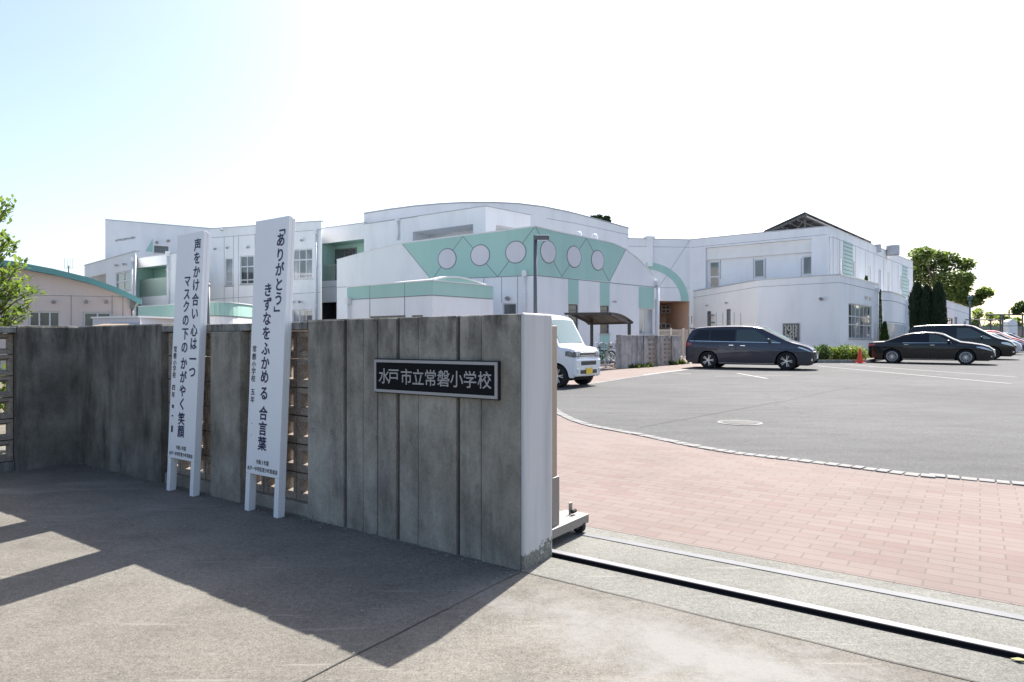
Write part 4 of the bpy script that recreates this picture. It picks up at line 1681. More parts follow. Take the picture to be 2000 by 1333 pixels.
def end_block():
    Z = 9.5
    A, B = cz(205.5, 430, Z), cz(412, 447.3, Z)
    t = root2("end_block", "white end block on the far left with small wall characters and stepped terraces", A)
    f = Facade(A, B, Z)
    mb = MB()
    f.window(t, 301, 481, 329, 494, 3, 1, glass='glass', frame='frame_dark', fw=.07)
    f.wall(mb)
    f.panel(mb, [(284, 491), (298.5, 466), (298.5, 492.5)], mi=2)
    f.seam(mb, [(225, 466), (300, 467)], .02) if False else None
    for (x, y) in ((306, 474), (328, 471)): f.lamp(t, x, y, .12)
    Ab, Bb = A + Vector((-.5, 8)), B + Vector((1, 8))
    back_walls(mb, [B, Bb, Ab, A], Z)
    # terrace block in front, two volumes
    Z1, Z2 = 6.55, 6.75
    p0, p1 = cz(165, 519.5, 6.3), cz(264.5, 492, 6.3)
    fa = Facade(p0, p1, 6.3)
    fa.window(t, 226, 530.5, 256, 568, 2, 2, glass='glass', fw=.08)
    r = fa.rect(176, 538, 207, 590)
    fa.holes.append((r[0], r[1], 3.0, r[3], 1.2, 0))
    fa.wall(mb)
    fa.seam(mb, [(166, 590), (264, 590)])
    for (x, y) in ((232, 519), (247.5, 517)): fa.lamp(t, x, y, .1)
    q0, q1 = cz(267, 505.5, 6.3), cz(378, 490.5, 6.3)
    fb = Facade(q0, q1, 6.3)
    r = fb.rect(268, 519, 328, 580)
    z1 = fb.uz(298, 520.5)[1]; z0 = fb.uz(298, 579)[1]
    fb.holes.append((r[0], r[1], z0, z1, 1.0, 2))
    fb.wall(mb)
    P = fb.P
    mb.poly([P(r[0], z0, -1.0), P(r[1], z0, -1.0), P(r[1], z1, -1.0), P(r[0], z1, -1.0)], 2)
    mb.poly([(p1.x, p1.y, -.05), (q0.x, q0.y, -.05), (q0.x, q0.y, 6.3), (p1.x, p1.y, 6.3)], 0)
    sc_ = MB(); fb.fbox(sc_, r[0] + .02, r[1] - .02, z0, z0 + 1.1, -.2, -.15)
    sc_.build("balcony_screen", plain("balcony_screen", (.40, .50, .44), .35, coat=.3), t, local=False)
    fb.downpipe(t, 331, 492, 625, .06); fa.downpipe(t, 261.5, 503, 620, .07)
    back_walls(mb, [p0 + Vector((-.5, 5)), p0], 6.3); back_walls(mb, [q1, q1 * 1.12 + Vector((-.2, 0))], 6.3)
    mb.build("wall", WM(), t, local=False)
    rb = MB(); rb.poly([(p[0], p[1], Z - .2) for p in (A, B, Bb, Ab)])
    rb.poly([(p[0], p[1], 6.2) for p in (p0, p1, q0, q1, q1 * 1.12 + Vector((-.2, 0)), p0 + Vector((-.5, 5)))])
    rb.build("roof", M['copingmetal'], t, local=False)
    cb = MB(); f.coping(cb, 0, .03, .06); fa.coping(cb, 0, .03, .06); fb.coping(cb, 0, .03, .06); cb.build("parapet_coping", M['copingmetal'], t, local=False)
    # raised school name on the wall
    lb = MB()
    name = "水戸市立常磐小学校"
    for i, ch in enumerate(name):
        px = 227 + (262 - 227) * i / 8
        py = 470.5 - 5.5 * i / 8
        u, z = f.uz(px, py)
        vs, fs = glyph(ch, .01)
        s = .17
        lb.add([f.P(u + s * x, z + s * y, .03) for x, y in vs], fs)
    lb.build("wall_lettering", M['frame_dark'], t, local=False)


end_block()


def canopy_block():
    Z = 3.05
    pts = [cz(271, 600, Z), cz(318, 598, Z), cz(360, 594.5, Z), cz(410, 591.5, Z), cz(455, 593, Z), cz(493, 597.5, Z)]
    t = root2("entrance_block", "low white block with a curved teal parapet behind the left slogan board", pts[2])
    cur = smooth_line(pts, 5)
    mb = MB()
    far = [cur[-1] + Vector((-1, 4)), cur[0] + Vector((2, 5))]
    mb.prism(cur + far, -.05, Z, 0)
    mb.build("wall", M['white'], t, local=False)
    b = MB(); c = MB(); s = MB()
    for a, b_ in zip(cur, cur[1:]):
        n = Vector((-(b_ - a).y, (b_ - a).x)).normalized()
        if n.dot(-a) < 0: n = -n
        for (m_, z0, z1, d) in ((b, Z - .62, Z, .03), (c, Z + .002, Z + .05, .07), (s, Z - .66, Z - .622, .02)):
            m_.hexa([(p.x + n.x * dd, p.y + n.y * dd, zz) for zz in (z0, z1) for (p, dd) in ((a, -.05), (b_, -.05), (b_, d), (a, d))])
    b.build("teal_parapet", M['teal'], t, local=False)
    c.build("parapet_coping", M['pipe'], t, local=False)
    s.build("parapet_seam", M['seam'], t, local=False)  # thin dark seam strip under the teal parapet


canopy_block()


# ---- pink building with the curved teal roof at the far left
def pink_hall():
    A, B = py2(-330, 19.0), py2(262, 22.0)
    t = root2("pink_hall", "pinkish low hall with a curved teal metal roof at the left edge", B)
    f = Facade(A, B, 4)
    roofpx = [(-330, 560), (-230, 530), (-130, 515), (-40, 511), (30, 516), (46, 519), (110, 531), (178, 547.5), (230, 566), (268, 584)]
    f.settop([(x, y + 8) for x, y in roofpx if x <= 262] + [(262, 590)])
    mb = MB()
    f.window(t, 55, 608, 117, 640, 3, 1, glass='glass', fw=.05, sill=False)
    f.window(t, 162, 610, 217, 640, 2, 1, glass='glass', fw=.05, sill=False)
    f.wall(mb)
    f.seam(mb, [(30, 576), (262, 581)], .012, 1)
    for x in (139, 219, 240): f.seam(mb, [(x, 577), (x, 635)], .012, 1)
    for x in (107, 170, 209): f.lamp(t, x, 590, .06)
    back_walls(mb, [B, B + Vector((-7.0, 12)), A + Vector((-7.0, 12)), A], 2.4)
    mb.build("wall", [M['pink'], M['seam']], t, local=False)
    rb, fb_ = MB(), MB()
    prof = [f.uz(x, y) for x, y in roofpx] + [f.uz(279, 589)]
    bk = Vector((-7.4, 12))
    for (a, za), (b_, zb) in zip(prof, prof[1:]):
        p, q = Vector(f.P(a, za, .35)), Vector(f.P(b_, zb, .35))
        v = Vector((bk.x, bk.y, 0))
        rb.hexa([p, q, q + v, p + v, p + Vector((0, 0, .05)), q + Vector((0, 0, .05)), q + v + Vector((0, 0, .05)), p + v + Vector((0, 0, .05))])
        d = Vector((f.n.x, f.n.y, 0))
        for (e0, e1, k0, k1) in ((0.0, .03, -.13, .055),):
            fb_.hexa([p + d * e0 + Vector((0, 0, k0)), q + d * e0 + Vector((0, 0, k0)), q + d * e1 + Vector((0, 0, k0)), p + d * e1 + Vector((0, 0, k0)),
                      p + d * e0 + Vector((0, 0, k1)), q + d * e0 + Vector((0, 0, k1)), q + d * e1 + Vector((0, 0, k1)), p + d * e1 + Vector((0, 0, k1))])
    rb.build("roof", M['tealroof'], t, local=False)
    fb_.build("fascia", M['tealroof'], t, local=False)
    f.downpipe(t, 259, 588, 640, .035, 'frame_dark')
    # aerial on the roof
    p = py2(134, 24.0)
    an = thing("roof_aerial", "thin television aerial standing on the teal roof", "aerial", (p.x, p.y, 3.0))
    k = MB(); k.tube([(0, 0, -.3), (0, 0, zat(519, 24) - 3.0)], .02, 6)
    z = zat(524, 24) - 3.0
    k.build("mast", M['frame_dark'], an)
    k = MB(); k.bar((-.16, 0, z), (.16, 0, z), .015)
    for i in range(4):
        x = -.15 + i * .1
        k.tube([(x, 0, z), (x, 0, zat(505, 24) - 3.0)], .006, 5)
    k.build("rods", M['steel'], an)


pink_hall()


def lean_to():
    y = 17.0
    a, b_ = py2(112, y), py2(186, y)
    t = thing("lean_to_roof", "small tan ribbed lean-to roof just above the stained wall corner", "shelter", (a.x, a.y, 0))
    k = MB()
    n = 12
    for i in range(n):
        p, q = a.lerp(b_, i / n), a.lerp(b_, (i + 1) / n)
        s0, s1 = i / n, (i + 1) / n
        z0 = 1.63 - .10 * max(0, .25 - s0) * 4
        z1 = 1.63 - .10 * max(0, .25 - s1) * 4
        k.hexa([(p.x, p.y, z0 - .2), (q.x, q.y, z1 - .2), (q.x, q.y + 1.6, z1), (p.x, p.y + 1.6, z0),
                (p.x, p.y, z0 - .17), (q.x, q.y, z1 - .17), (q.x, q.y + 1.6, z1 + .03), (p.x, p.y + 1.6, z0 + .03)])
        k.bar((p.x, p.y, z0 - .16), (p.x, p.y + 1.6, z0 + .04), .03)
    k.build("ribbed_roof", M['brownroof'], t, local=False)
    k = MB()
    for p in (a, b_):
        k.tube([(p.x, p.y + .1, 0), (p.x, p.y + .1, 1.43)], .03, 8); k.tube([(p.x, p.y + 1.5, 0), (p.x, p.y + 1.5, 1.6)], .03, 8)
    k.build("post", M['frame_dark'], t, local=False)


lean_to()


def shed():
    y = 20.0
    a, b_ = py2(181, y), py2(274, y - .8)
    t = thing("storage_shed", "pale grey flat storage shed beside the tan lean-to", "shed", (a.x, a.y, 0))
    f = Facade(a, b_, 1.88)
    k = MB(); f.wall(k); back_walls(k, [b_, b_ + Vector((.3, 1.5)), a + Vector((.3, 1.5)), a], 1.88)
    k.build("body", M['shed'], t, local=False)
    k = MB(); f.coping(k, 0, .06, .05, 1.6); k.build("roof", M['pipe'], t, local=False)
    k = MB()
    u = f.uz(219, 630)[0]
    f.fbox(k, u, f.L - .05, .1, 1.74, -.01, .02)
    k.build("door", plain("shed_door", (.36, .42, .50), .5), t, local=False)


shed()


# ---- solar array on the right wing
def solar():
    P1 = Vector((*py2(1573, 49.0), zat(416, 49.0)))
    z = P1.z
    yy = (z - CAMZ) * FPX / (CYP - 473)
    P2 = Vector((*py2(1702, yy), z))
    P3 = Vector((*py2(1492, 50.0), zat(453, 50.0)))
    e = P2 - P1
    d = P3 - P1
    t = thing("solar_array", "dark tilted solar panel array on a steel frame above the right wing roof", "solar panels", tuple(P1))
    nrm = e.cross(d).normalized()
    if nrm.z < 0: nrm = -nrm
    k = MB()
    k.hexa([P1, P2, P2 + d, P1 + d, P1 + nrm * .08, P2 + nrm * .08, P2 + d + nrm * .08, P1 + d + nrm * .08])
    k.build("panel", M['panelmetal'], t, local=False)
    fr = MB()
    for i in range(8):
        s = i / 7
        a = P1 + e * (.01 + .98 * s) - nrm * .1
        fr.bar(a, a + d, .12, .16, up=nrm)
    for i in range(6):
        s = i / 5
        a = P1 + d * (.03 + .94 * s) - nrm * .26
        fr.bar(a, a + e, .10, .12, up=nrm)
    fr.build("rail_frame", M['panelrail'], t, local=False)
    lg = MB()
    for s in (.03, .33, .63, .95):
        a = P1 + e * s + d * .12 - nrm * .3
        lg.bar(a, (a.x, a.y, 8.7), .12)
        b_ = P1 + e * s + d * .55 - nrm * .3
        lg.bar(b_, (b_.x, b_.y, 8.7), .12)
        lg.bar((b_.x, b_.y, 8.75), a, .07)
    lg.build("support", M['panelrail'], t, local=False)


solar()
# ------------------------------------------------------------------ vehicles (local x forward, z up)
def interp(t, x):
    if x <= t[0][0]: return t[0][1]
    for (a, va), (b, vb) in zip(t, t[1:]):
        if x <= b: return va + (vb - va) * (x - a) / max(1e-9, b - a)
    return t[-1][1]


class Body:
    def __init__(self, s):
        self.s = s
        self.H = max(z for _, z in s['top'])
        self.bev = s.get('corner', .11)

    def zt(self, x): return interp(self.s['top'], x)

    def arch(self, x):
        best = -1
        for xw in self.s['wx']:
            ra, zc = self.s['R'] * 1.16, self.s['R']
            if abs(x - xw) < ra: best = max(best, zc + math.sqrt(ra * ra - (x - xw) ** 2))
        return best

    def zb(self, x): return max(interp(self.s['bot'], x), self.arch(x))

    def W(self, x, z):
        hw = interp(self.s['plan'], x)
        b = interp(self.s['belt'], x)
        if z <= b:
            m = b * .62
            k = 1.0 - .05 * ((m - z) / m) ** 2 if z < m else 1.0 - .025 * ((z - m) / (b - m)) ** 2
            # crease along the flank
            cr = self.s.get('crease')
            if cr: k += .012 * math.exp(-((z - interp(cr, x)) / .05) ** 2)
        else:
            k = .975 - self.s['tumble'] * ((z - b) / (self.H - b)) ** 1.15
        return hw * k

    def zs(self, x):
        t, b = self.zt(x), self.zb(x)
        return t - min(self.bev, (t - b) * .35)

    def pt(self, x, z, side, off=0.0):
        return (x, side * (self.W(x, z) + off), z)

    def section(self, x):
        zb, zs, zt = self.zb(x), self.zs(x), self.zt(x)
        rows = []
        for i in range(13):
            z = zb + (zs - zb) * i / 12
            rows.append((self.W(x, z), z))
        Wt = self.W(x, zs); rc = zt - zs; rw = min(rc * 1.5, Wt * .5)
        for i in range(1, 6):
            a = math.pi / 2 * i / 5
            rows.append((Wt - rw + rw * math.cos(a), zs + rc * math.sin(a)))
        y0 = Wt - rw
        for i in range(1, 6):
            y = y0 * (1 - i / 5)
            rows.append((y, zt + self.s.get('crown', .02) * (1 - (y / y0) ** 2)))
        return rows

    def mesh(self):
        s = self.s
        xs = set()
        x0, x1 = s['top'][0][0], s['top'][-1][0]
        n = 70
        for i in range(n + 1): xs.add(round(x0 + (x1 - x0) * i / n, 4))
        for t in ('top', 'bot', 'plan'):
            for x, _ in s[t]: xs.add(round(x, 4))
        for xw in s['wx']:
            ra = s['R'] * 1.16
            for i in range(19): xs.add(round(xw + ra * .9995 * math.cos(math.pi * i / 18), 4))
        xs = sorted(xs)
        mb = MB()
        m = 0
        for x in xs:
            r = self.section(x)
            full = [(x, -y, z) for y, z in r] + [(x, y, z) for y, z in reversed(r[:-1])]
            m = len(full)
            mb.v += full
        for i in range(len(xs) - 1):
            for k in range(m - 1):
                mb.f.append((i * m + k, (i + 1) * m + k, (i + 1) * m + k + 1, i * m + k + 1)); mb.m.append(0)
        mb.f.append(tuple(range(m))); mb.m.append(0)
        e = (len(xs) - 1) * m
        mb.f.append(tuple(range(e + m - 1, e - 1, -1))); mb.m.append(0)
        return mb

    def side_patch(self, x0, x1, zl, zu, off=.006, nx=16, nz=5, sides=(1, -1)):
        """panel that follows the flank between two height functions"""
        mb = MB()
        for sd in sides:
            b = len(mb.v)
            for i in range(nx + 1):
                x = x0 + (x1 - x0) * i / nx
                lo, hi = zl(x), max(zl(x) + .001, zu(x))
                for k in range(nz + 1):
                    z = lo + (hi - lo) * k / nz
                    mb.v.append(self.pt(x, z, sd, off))
            for i in range(nx):
                for k in range(nz):
                    q = (b + i * (nz + 1) + k, b + (i + 1) * (nz + 1) + k, b + (i + 1) * (nz + 1) + k + 1, b + i * (nz + 1) + k + 1)
                    mb.f.append(q if sd < 0 else q[::-1]); mb.m.append(0)
        return mb

    def top_patch(self, x0, x1, inset=.1, off=.008, nx=8, ny=8, inset2=None):
        mb = MB()
        for i in range(nx + 1):
            t = i / nx
            x = x0 + (x1 - x0) * t
            dz = (self.zt(x + .01) - self.zt(x - .01)) / .02
            nl = math.hypot(1, dz)
            zs, zt = self.zs(x), self.zt(x)
            rw = min((zt - zs) * 1.5, self.W(x, zs) * .5)
            ins = inset if inset2 is None else inset + (inset2 - inset) * t
            y0 = self.W(x, zs) - rw
            yw = self.W(x, zs) - ins
            for k in range(ny + 1):
                y = -yw + 2 * yw * k / ny
                a = abs(y)
                if a <= y0: z = zt + self.s.get('crown', .02) * (1 - (a / y0) ** 2)
                else:
                    c = min(1, (a - y0) / rw); z = zs + (zt - zs) * math.sqrt(max(0, 1 - c * c))
                mb.v.append((x - dz / nl * off, y, z + off / nl))
        for i in range(nx):
            for k in range(ny):
                a = i * (ny + 1) + k
                mb.f.append((a, a + ny + 1, a + ny + 2, a + 1)); mb.m.append(0)
        return mb


_wheels = {}


def wheel_mesh(R_, spokes, twin, wd=.2):
    key = (R_, spokes, twin)
    if key in _wheels: return _wheels[key]
    t = MB(); r1 = R_ * .70
    t.lathe([(r1, -.02), (r1 + .01, -wd * .48), (R_ * .94, -wd * .5), (R_, -wd * .36), (R_, wd * .36), (R_ * .94, wd * .5), (r1, wd * .5)], 32, 'y')
    d = MB()
    d.lathe([(r1 + .003, -wd * .44), (r1 - .012, -wd * .47), (r1 - .022, -wd * .42), (r1 - .03, -.01)], 32, 'y', mi=0 if not twin else 1)
    d.lathe([(r1, -.012), (0, -.012)], 32, 'y', mi=1)
    for i in range(spokes):
        a = 2 * math.pi * i / spokes
        for da in ((-.17, .17) if twin else (0,)):
            c, s = math.cos(a + da), math.sin(a + da)
            c2, s2 = math.cos(a + da * .75), math.sin(a + da * .75)
            p0 = Vector((c2 * .05, -wd * .40, s2 * .05)); p1 = Vector((c * (r1 - .015), -wd * .44, s * (r1 - .015)))
            d.bar(p0, p1, .019 if twin else (.05 if spokes < 8 else .015), .03, 0, up=(0, 1, 0))
    d.lathe([(.055, -wd * .36), (.05, -wd * .45), (0, -wd * .46)], 16, 'y', mi=0)
    _wheels[key] = (t, d)
    return _wheels[key]


def add_wheels(root, s):
    tm, dm = wheel_mesh(s['R'], s.get('spokes', 5), s.get('twin', False))
    first = None
    for xw in s['wx']:
        for sd in (-1, 1):
            yo = interp(s['plan'], xw) - .115
            if first is None:
                w = tm.build("wheel", M['tyre'], root, smooth=True)
                d = dm.build("rim", [s.get('rim_m', M['rim']), M['rimdark']], w)
                first = w
            else:
                w = copy_tree(first, root)
            w.location = (xw, sd * yo, s['R'])
            w.rotation_euler = (0, 0, 0 if sd < 0 else math.pi)


def make_car(name, label, s, paint, group=None, detail=True):
    t = thing(name, label, s['cat'], group=group)
    B = Body(s)
    B.mesh().build("body", paint, t, smooth=True)
    x0, x1 = s['top'][0][0], s['top'][-1][0]
    wmin = min(interp(s['plan'], x) for x in s['wx'])
    u = MB()
    u.box(x0 + .25, x1 - .22, -wmin + .26, wmin - .26, .17, s['R'] * 2 + .12)
    for a, b_ in ((x0 + .06, s['wx'][0] - s['R'] * 1.2), (s['wx'][0] + s['R'] * 1.2, s['wx'][1] - s['R'] * 1.2), (s['wx'][1] + s['R'] * 1.2, x1 - .1)):
        hw_ = min(min(interp(s['plan'], a), interp(s['plan'], b_)), wmin) - .07
        u.box(a + .02, b_ - .05, -hw_, hw_, .24, .45)
    u.build("underbody", M['under'], t)
    add_wheels(t, s)
    for (nm, xa, xb, zl, zu, mat) in s.get('side_glass', []):
        for sd in (-1, 1):
            lo = (lambda x, z=zl: z(x))
            hi = (lambda x, z=zu: min(z(x), B.zs(x) - .015))
            B.side_patch(xa, xb, lo, hi, .007, 18, 4, (sd,)).build(nm, M[mat], t, smooth=True)
    w = s['windscreen']
    B.top_patch(w[0], w[1], .13, .009, 8, 10).build("windscreen", M[s.get('ws_mat', 'cglass_pale')], t, smooth=True)
    if 'rear_screen' in s:
        r = s['rear_screen']
        B.top_patch(r[0], r[1], .15, .009, 6, 8).build("rear_window", M['cglass_d'], t, smooth=True)
    if detail:
        for sd in (-1, 1):
            lm = MB()
            for xl in s.get('door_lines', []):
                bl = interp(s['belt'], xl)
                p = B.side_patch(xl - .006, xl + .006, lambda x: max(B.zb(x) + .06, .3), lambda x: bl - .02, .003, 1, 8, (sd,))
                lm.add(p.v, p.f)
            if lm.v: lm.build("door_gap", M['black'], t)
            for (xh, zh) in s.get('handles', []):
                h = MB()
                p = B.pt(xh, zh, sd, .0)
                h.box(xh - .09, xh + .09, p[1] + (0 if sd > 0 else -.03), p[1] + (.03 if sd > 0 else 0), zh - .014, zh + .014)
                h.build("door_handle", s.get('handle_m', M['chrome']), t, bevel=.006)
            xm, zm = s['mirror']
            p = B.pt(xm, zm, sd, .0)
            m_ = MB()
            yy = p[1] + sd * .12
            m_.box(xm - .06, xm + .05, min(yy - .10, yy + .10), yy + .10, zm - .0, zm + .14)
            m_.build("mirror", s.get('mirror_m', paint), t, bevel=.035)
            for (nm, xa, xb, zl, zu, mat) in s.get('lamps', []):
                B.side_patch(xa, xb, (lambda x, q=zl: interp(q, x)), (lambda x, q=zu: min(interp(q, x), B.zs(x) - .004)), .008, 10, 4, (sd,)).build(nm, M[mat], t, smooth=True)
        for (nm, xa, xb, ya, yb, za, zb_, mat, bv) in s.get('boxes', []):
            b_ = MB(); b_.box(xa, xb, ya, yb, za, zb_); b_.build(nm, M[mat], t, bevel=bv)
        for (nm, xa, xb, z, hgt, mat) in s.get('trim', []):
            zf = z if callable(z) else (lambda x, q=z: q)
            for sd in (-1, 1):
                B.side_patch(xa, xb, lambda x: zf(x), lambda x: zf(x) + hgt, .009, 24, 1, (sd,)).build(nm, M[mat], t, smooth=True)
    return t, B


def place(t, px, py, ang, wheel_xy, sc_=1.0, dy=0.0):
    """put the near front wheel's contact at a picture position; ang = heading right of the view plane, turned to us"""
    p = gp(px, py) if not isinstance(py, tuple) else py2(px, py[0])
    h = R(-ang)
    c, s = math.cos(h), math.sin(h)
    wx, wy = wheel_xy[0] * sc_, wheel_xy[1] * sc_
    t.location = (p.x - (c * wx - s * wy), p.y - (s * wx + c * wy), g(p.y) + .006)
    t.rotation_euler = (0, 0, h)
    t.scale = (sc_,) * 3


# --- minivan
MINIVAN = dict(cat="minivan", R=.335, wx=(-1.45, 1.45), spokes=5, twin=True, tumble=.20, corner=.10, crown=.03,
    top=[(-2.415, .72), (-2.40, .95), (-2.37, 1.1), (-2.24, 1.40), (-2.10, 1.58), (-1.95, 1.635), (-1.5, 1.675), (-.8, 1.695), (-.2, 1.69), (.25, 1.665), (.55, 1.60), (1.0, 1.37), (1.42, 1.15), (1.62, 1.065), (2.0, .955), (2.2, .87), (2.32, .78), (2.39, .66), (2.415, .55)],
    bot=[(-2.415, .48), (-2.38, .33), (-2.2, .24), (-1.8, .2), (1.8, .2), (2.2, .2), (2.36, .25), (2.415, .42)],
    plan=[(-2.415, .66), (-2.39, .76), (-2.3, .84), (-2.0, .885), (-1.5, .9), (1.5, .9), (1.85, .875), (2.1, .80), (2.28, .68), (2.37, .56), (2.415, .45)],
    belt=[(-2.4, 1.10), (-1.0, 1.06), (1.0, .98), (2.4, .80)], crease=[(-2.4, .92), (0, .80), (1.3, .72), (2.4, .7)],
    windscreen=(.62, 1.52), rear_screen=(-2.33, -2.08),
    side_glass=[
        ("quarter_window", -2.17, -1.42, lambda x: 1.10 - .01 * (x + 2.2), lambda x: min(1.53, 1.12 + (x + 2.19) * 1.25), 'cglass_d'),
        ("rear_door_window", -1.37, -.42, lambda x: 1.085 - .022 * (x + 1.4), lambda x: 1.535, 'cglass_d'),
        ("front_door_window", -.36, .80, lambda x: 1.065 - .03 * (x + .4), lambda x: min(1.53, 1.53 - max(0, x - .30) * .72), 'cglass'),
        ("front_corner_window", .86, 1.24, lambda x: 1.025 - .03 * (x - .86), lambda x: 1.175 - (x - .86) * .40, 'cglass_pale')],
    door_lines=[-.39, .98], handles=[(-.55, .93), (-.12, .915)], mirror=(.86, 1.04),
    lamps=[("tail_lamp", -2.405, -2.12, [(-2.4, .86), (-2.12, .96)], [(-2.4, 1.05), (-2.12, 1.0)], 'tail'),
           ("headlamp", 1.86, 2.34, [(1.86, .845), (2.34, .66)], [(1.86, .87), (2.1, .86), (2.34, .77)], 'lens')],
    trim=[("side_rail_groove", -2.1, -.72, lambda x: .965 - .005 * x, .022, 'black'), ("beltline_trim", -2.2, 1.25, lambda x: 1.055 - .023 * (x + .4), .014, 'chrome'),
          ("sill_trim", -1.02, 1.02, .215, .03, 'chrome')],
    boxes=[("grille", 2.33, 2.425, -.5, .5, .56, .70, 'black', .02), ("grille_bar", 2.36, 2.44, -.52, .52, .66, .70, 'chrome', .01), ("grille_bar", 2.39, 2.437, -.46, .46, .585, .61, 'chrome', .008), ("grille_bar", 2.38, 2.437, -.48, .48, .622, .645, 'chrome', .008),
           ("front_number_plate", 2.415, 2.44, -.17, .17, .42, .58, 'plate_w', .004), 
           ("fog_lamp", 2.16, 2.335, -.66, -.54, .33, .44, 'chrome', .02), ("fog_lamp", 2.16, 2.335, .54, .66, .33, .44, 'chrome', .02),
           ("rear_spoiler", -2.30, -2.05, -.60, .60, 1.60, 1.635, 'black', .01)])
paint_van = mat_carpaint("blue_grey_paint", (.038, .042, .060), .5, .24)
van, _ = make_car("parked_minivan", "dark blue-grey minivan parked side-on before the white annex, low wall behind its tail", MINIVAN, paint_van)
place(van, 1536, 723.5, 31, (1.45, -.80), 1.02)

# --- dark saloon
SEDAN = dict(cat="saloon car", R=.33, wx=(-1.43, 1.42), spokes=14, twin=False, tumble=.24, corner=.085, crown=.03,
    top=[(-2.45, .68), (-2.44, .9), (-2.40, .985), (-2.2, 1.015), (-1.75, 1.04), (-1.35, 1.20), (-.95, 1.36), (-.55, 1.44), (-.1, 1.462), (.25, 1.44), (.55, 1.36), (.95, 1.13), (1.2, 1.02), (1.6, .965), (2.0, .89), (2.25, .80), (2.38, .70), (2.44, .58), (2.45, .5)],
    bot=[(-2.45, .5), (-2.42, .34), (-2.2, .25), (-1.9, .2), (2.1, .18), (2.35, .2), (2.42, .27), (2.45, .4)],
    plan=[(-2.45, .66), (-2.42, .76), (-2.25, .85), (-1.9, .885), (-1.4, .9), (1.45, .9), (1.8, .88), (2.1, .82), (2.3, .70), (2.4, .58), (2.45, .48)],
    belt=[(-2.4, .99), (0, .955), (1.2, .92), (2.4, .75)], crease=[(-2.4, .84), (0, .78), (2.4, .7)],
    windscreen=(.36, 1.14), rear_screen=(-1.62, -.95), ws_mat='cglass_pale',
    side_glass=[
        ("quarter_window", -1.40, -1.05, lambda x: 1.005, lambda x: 1.02 + (x + 1.40) * .52, 'cglass_d'),
        ("rear_door_window", -1.02, -.02, lambda x: .985, lambda x: min(1.33, 1.02 + (x + 1.02) * .62), 'cglass_d'),
        ("front_door_window", .05, .92, lambda x: .965, lambda x: min(1.35, 1.35 - max(0, x - .30) * .57), 'cglass')],
    door_lines=[-1.05, .015, .98], handles=[(-.85, .885), (.17, .865)], mirror=(.80, .95),
    lamps=[("tail_lamp", -2.44, -2.13, [(-2.4, .80), (-2.13, .86)], [(-2.4, .965), (-2.13, .95)], 'tail'),
           ("headlamp", 1.80, 2.35, [(1.80, .775), (2.35, .60)], [(1.80, .80), (2.0, .80), (2.35, .70)], 'lens')],
    trim=[("window_trim", -1.0, .9, .958, .012, 'chrome'), ("sill_trim", -1.0, 1.0, .21, .018, 'chrome')],
    boxes=[("grille", 2.36, 2.465, -.36, .36, .46, .68, 'chrome', .03), ("front_number_plate", 2.45, 2.475, -.17, .17, .36, .50, 'plate_w', .004), 
           ("fog_lamp", 2.2, 2.36, -.68, -.56, .33, .40, 'chrome', .02)])
paint_sedan = mat_carpaint("black_brown_paint", (.0085, .009, .0105), .2, .24)
sedan, _ = make_car("parked_saloon", "black saloon car in profile beside the orange cone with multi-spoke wheels", SEDAN, paint_sedan)
place(sedan, 1886.5, 713, 37, (1.42, -.79), 1.03)

# --- black people carrier
MPV = dict(cat="minivan", R=.345, wx=(-1.5, 1.45), spokes=6, twin=False, tumble=.15, corner=.10, crown=.03, rim_m=M['rimdark'],
    top=[(-2.45, .8), (-2.43, 1.1), (-2.38, 1.4), (-2.30, 1.72), (-2.18, 1.84), (-1.6, 1.89), (-.4, 1.905), (.2, 1.89), (.55, 1.82), (1.1, 1.50), (1.5, 1.24), (1.72, 1.15), (2.1, 1.04), (2.28, .94), (2.39, .8), (2.45, .6)],
    bot=[(-2.45, .5), (-2.42, .34), (-2.2, .24), (2.0, .2), (2.3, .2), (2.42, .3), (2.45, .42)],
    plan=[(-2.45, .72), (-2.42, .82), (-2.25, .89), (-1.5, .92), (1.5, .92), (1.9, .89), (2.15, .82), (2.32, .70), (2.42, .58), (2.45, .5)],
    belt=[(-2.4, 1.12), (0, 1.10), (1.5, 1.06), (2.4, .9)],
    windscreen=(.62, 1.60), rear_screen=(-2.36, -2.20), ws_mat='cglass_pale',
    side_glass=[
        ("quarter_window", -2.2, -1.30, lambda x: 1.15, lambda x: min(1.70, 1.2 + (x + 2.22) * 3), 'cglass_d'),
        ("rear_door_window", -1.24, -.20, lambda x: 1.15, lambda x: 1.70, 'cglass_d'),
        ("front_door_window", -.12, .98, lambda x: 1.13, lambda x: min(1.70, 1.70 - max(0, x - .45) * .62), 'cglass'),
        ("front_corner_window", 1.04, 1.40, lambda x: 1.11, lambda x: 1.32 - (x - 1.04) * .46, 'cglass_pale')],
    door_lines=[-1.27, -.16, 1.12], handles=[(-.32, 1.0)], mirror=(1.0, 1.10), mirror_m=M['black'],
    lamps=[("tail_lamp", -2.44, -2.2, [(-2.4, .95), (-2.2, .98)], [(-2.4, 1.25), (-2.2, 1.2)], 'tail'),
           ("headlamp", 1.85, 2.36, [(1.85, .86), (2.36, .70)], [(1.85, .94), (2.1, .93), (2.36, .82)], 'lens')],
    boxes=[("grille", 2.36, 2.46, -.5, .5, .56, .78, 'black', .03), ("grille_bar", 2.38, 2.465, -.52, .52, .74, .78, 'chrome', .01), ("fog_lamp", 2.2, 2.385, -.70, -.60, .36, .46, 'chrome', .03),
           ("front_number_plate", 2.45, 2.475, -.17, .17, .38, .53, 'plate_w', .004)])
paint_black = mat_carpaint("black_paint", (.005, .0055, .0065), .2, .22)
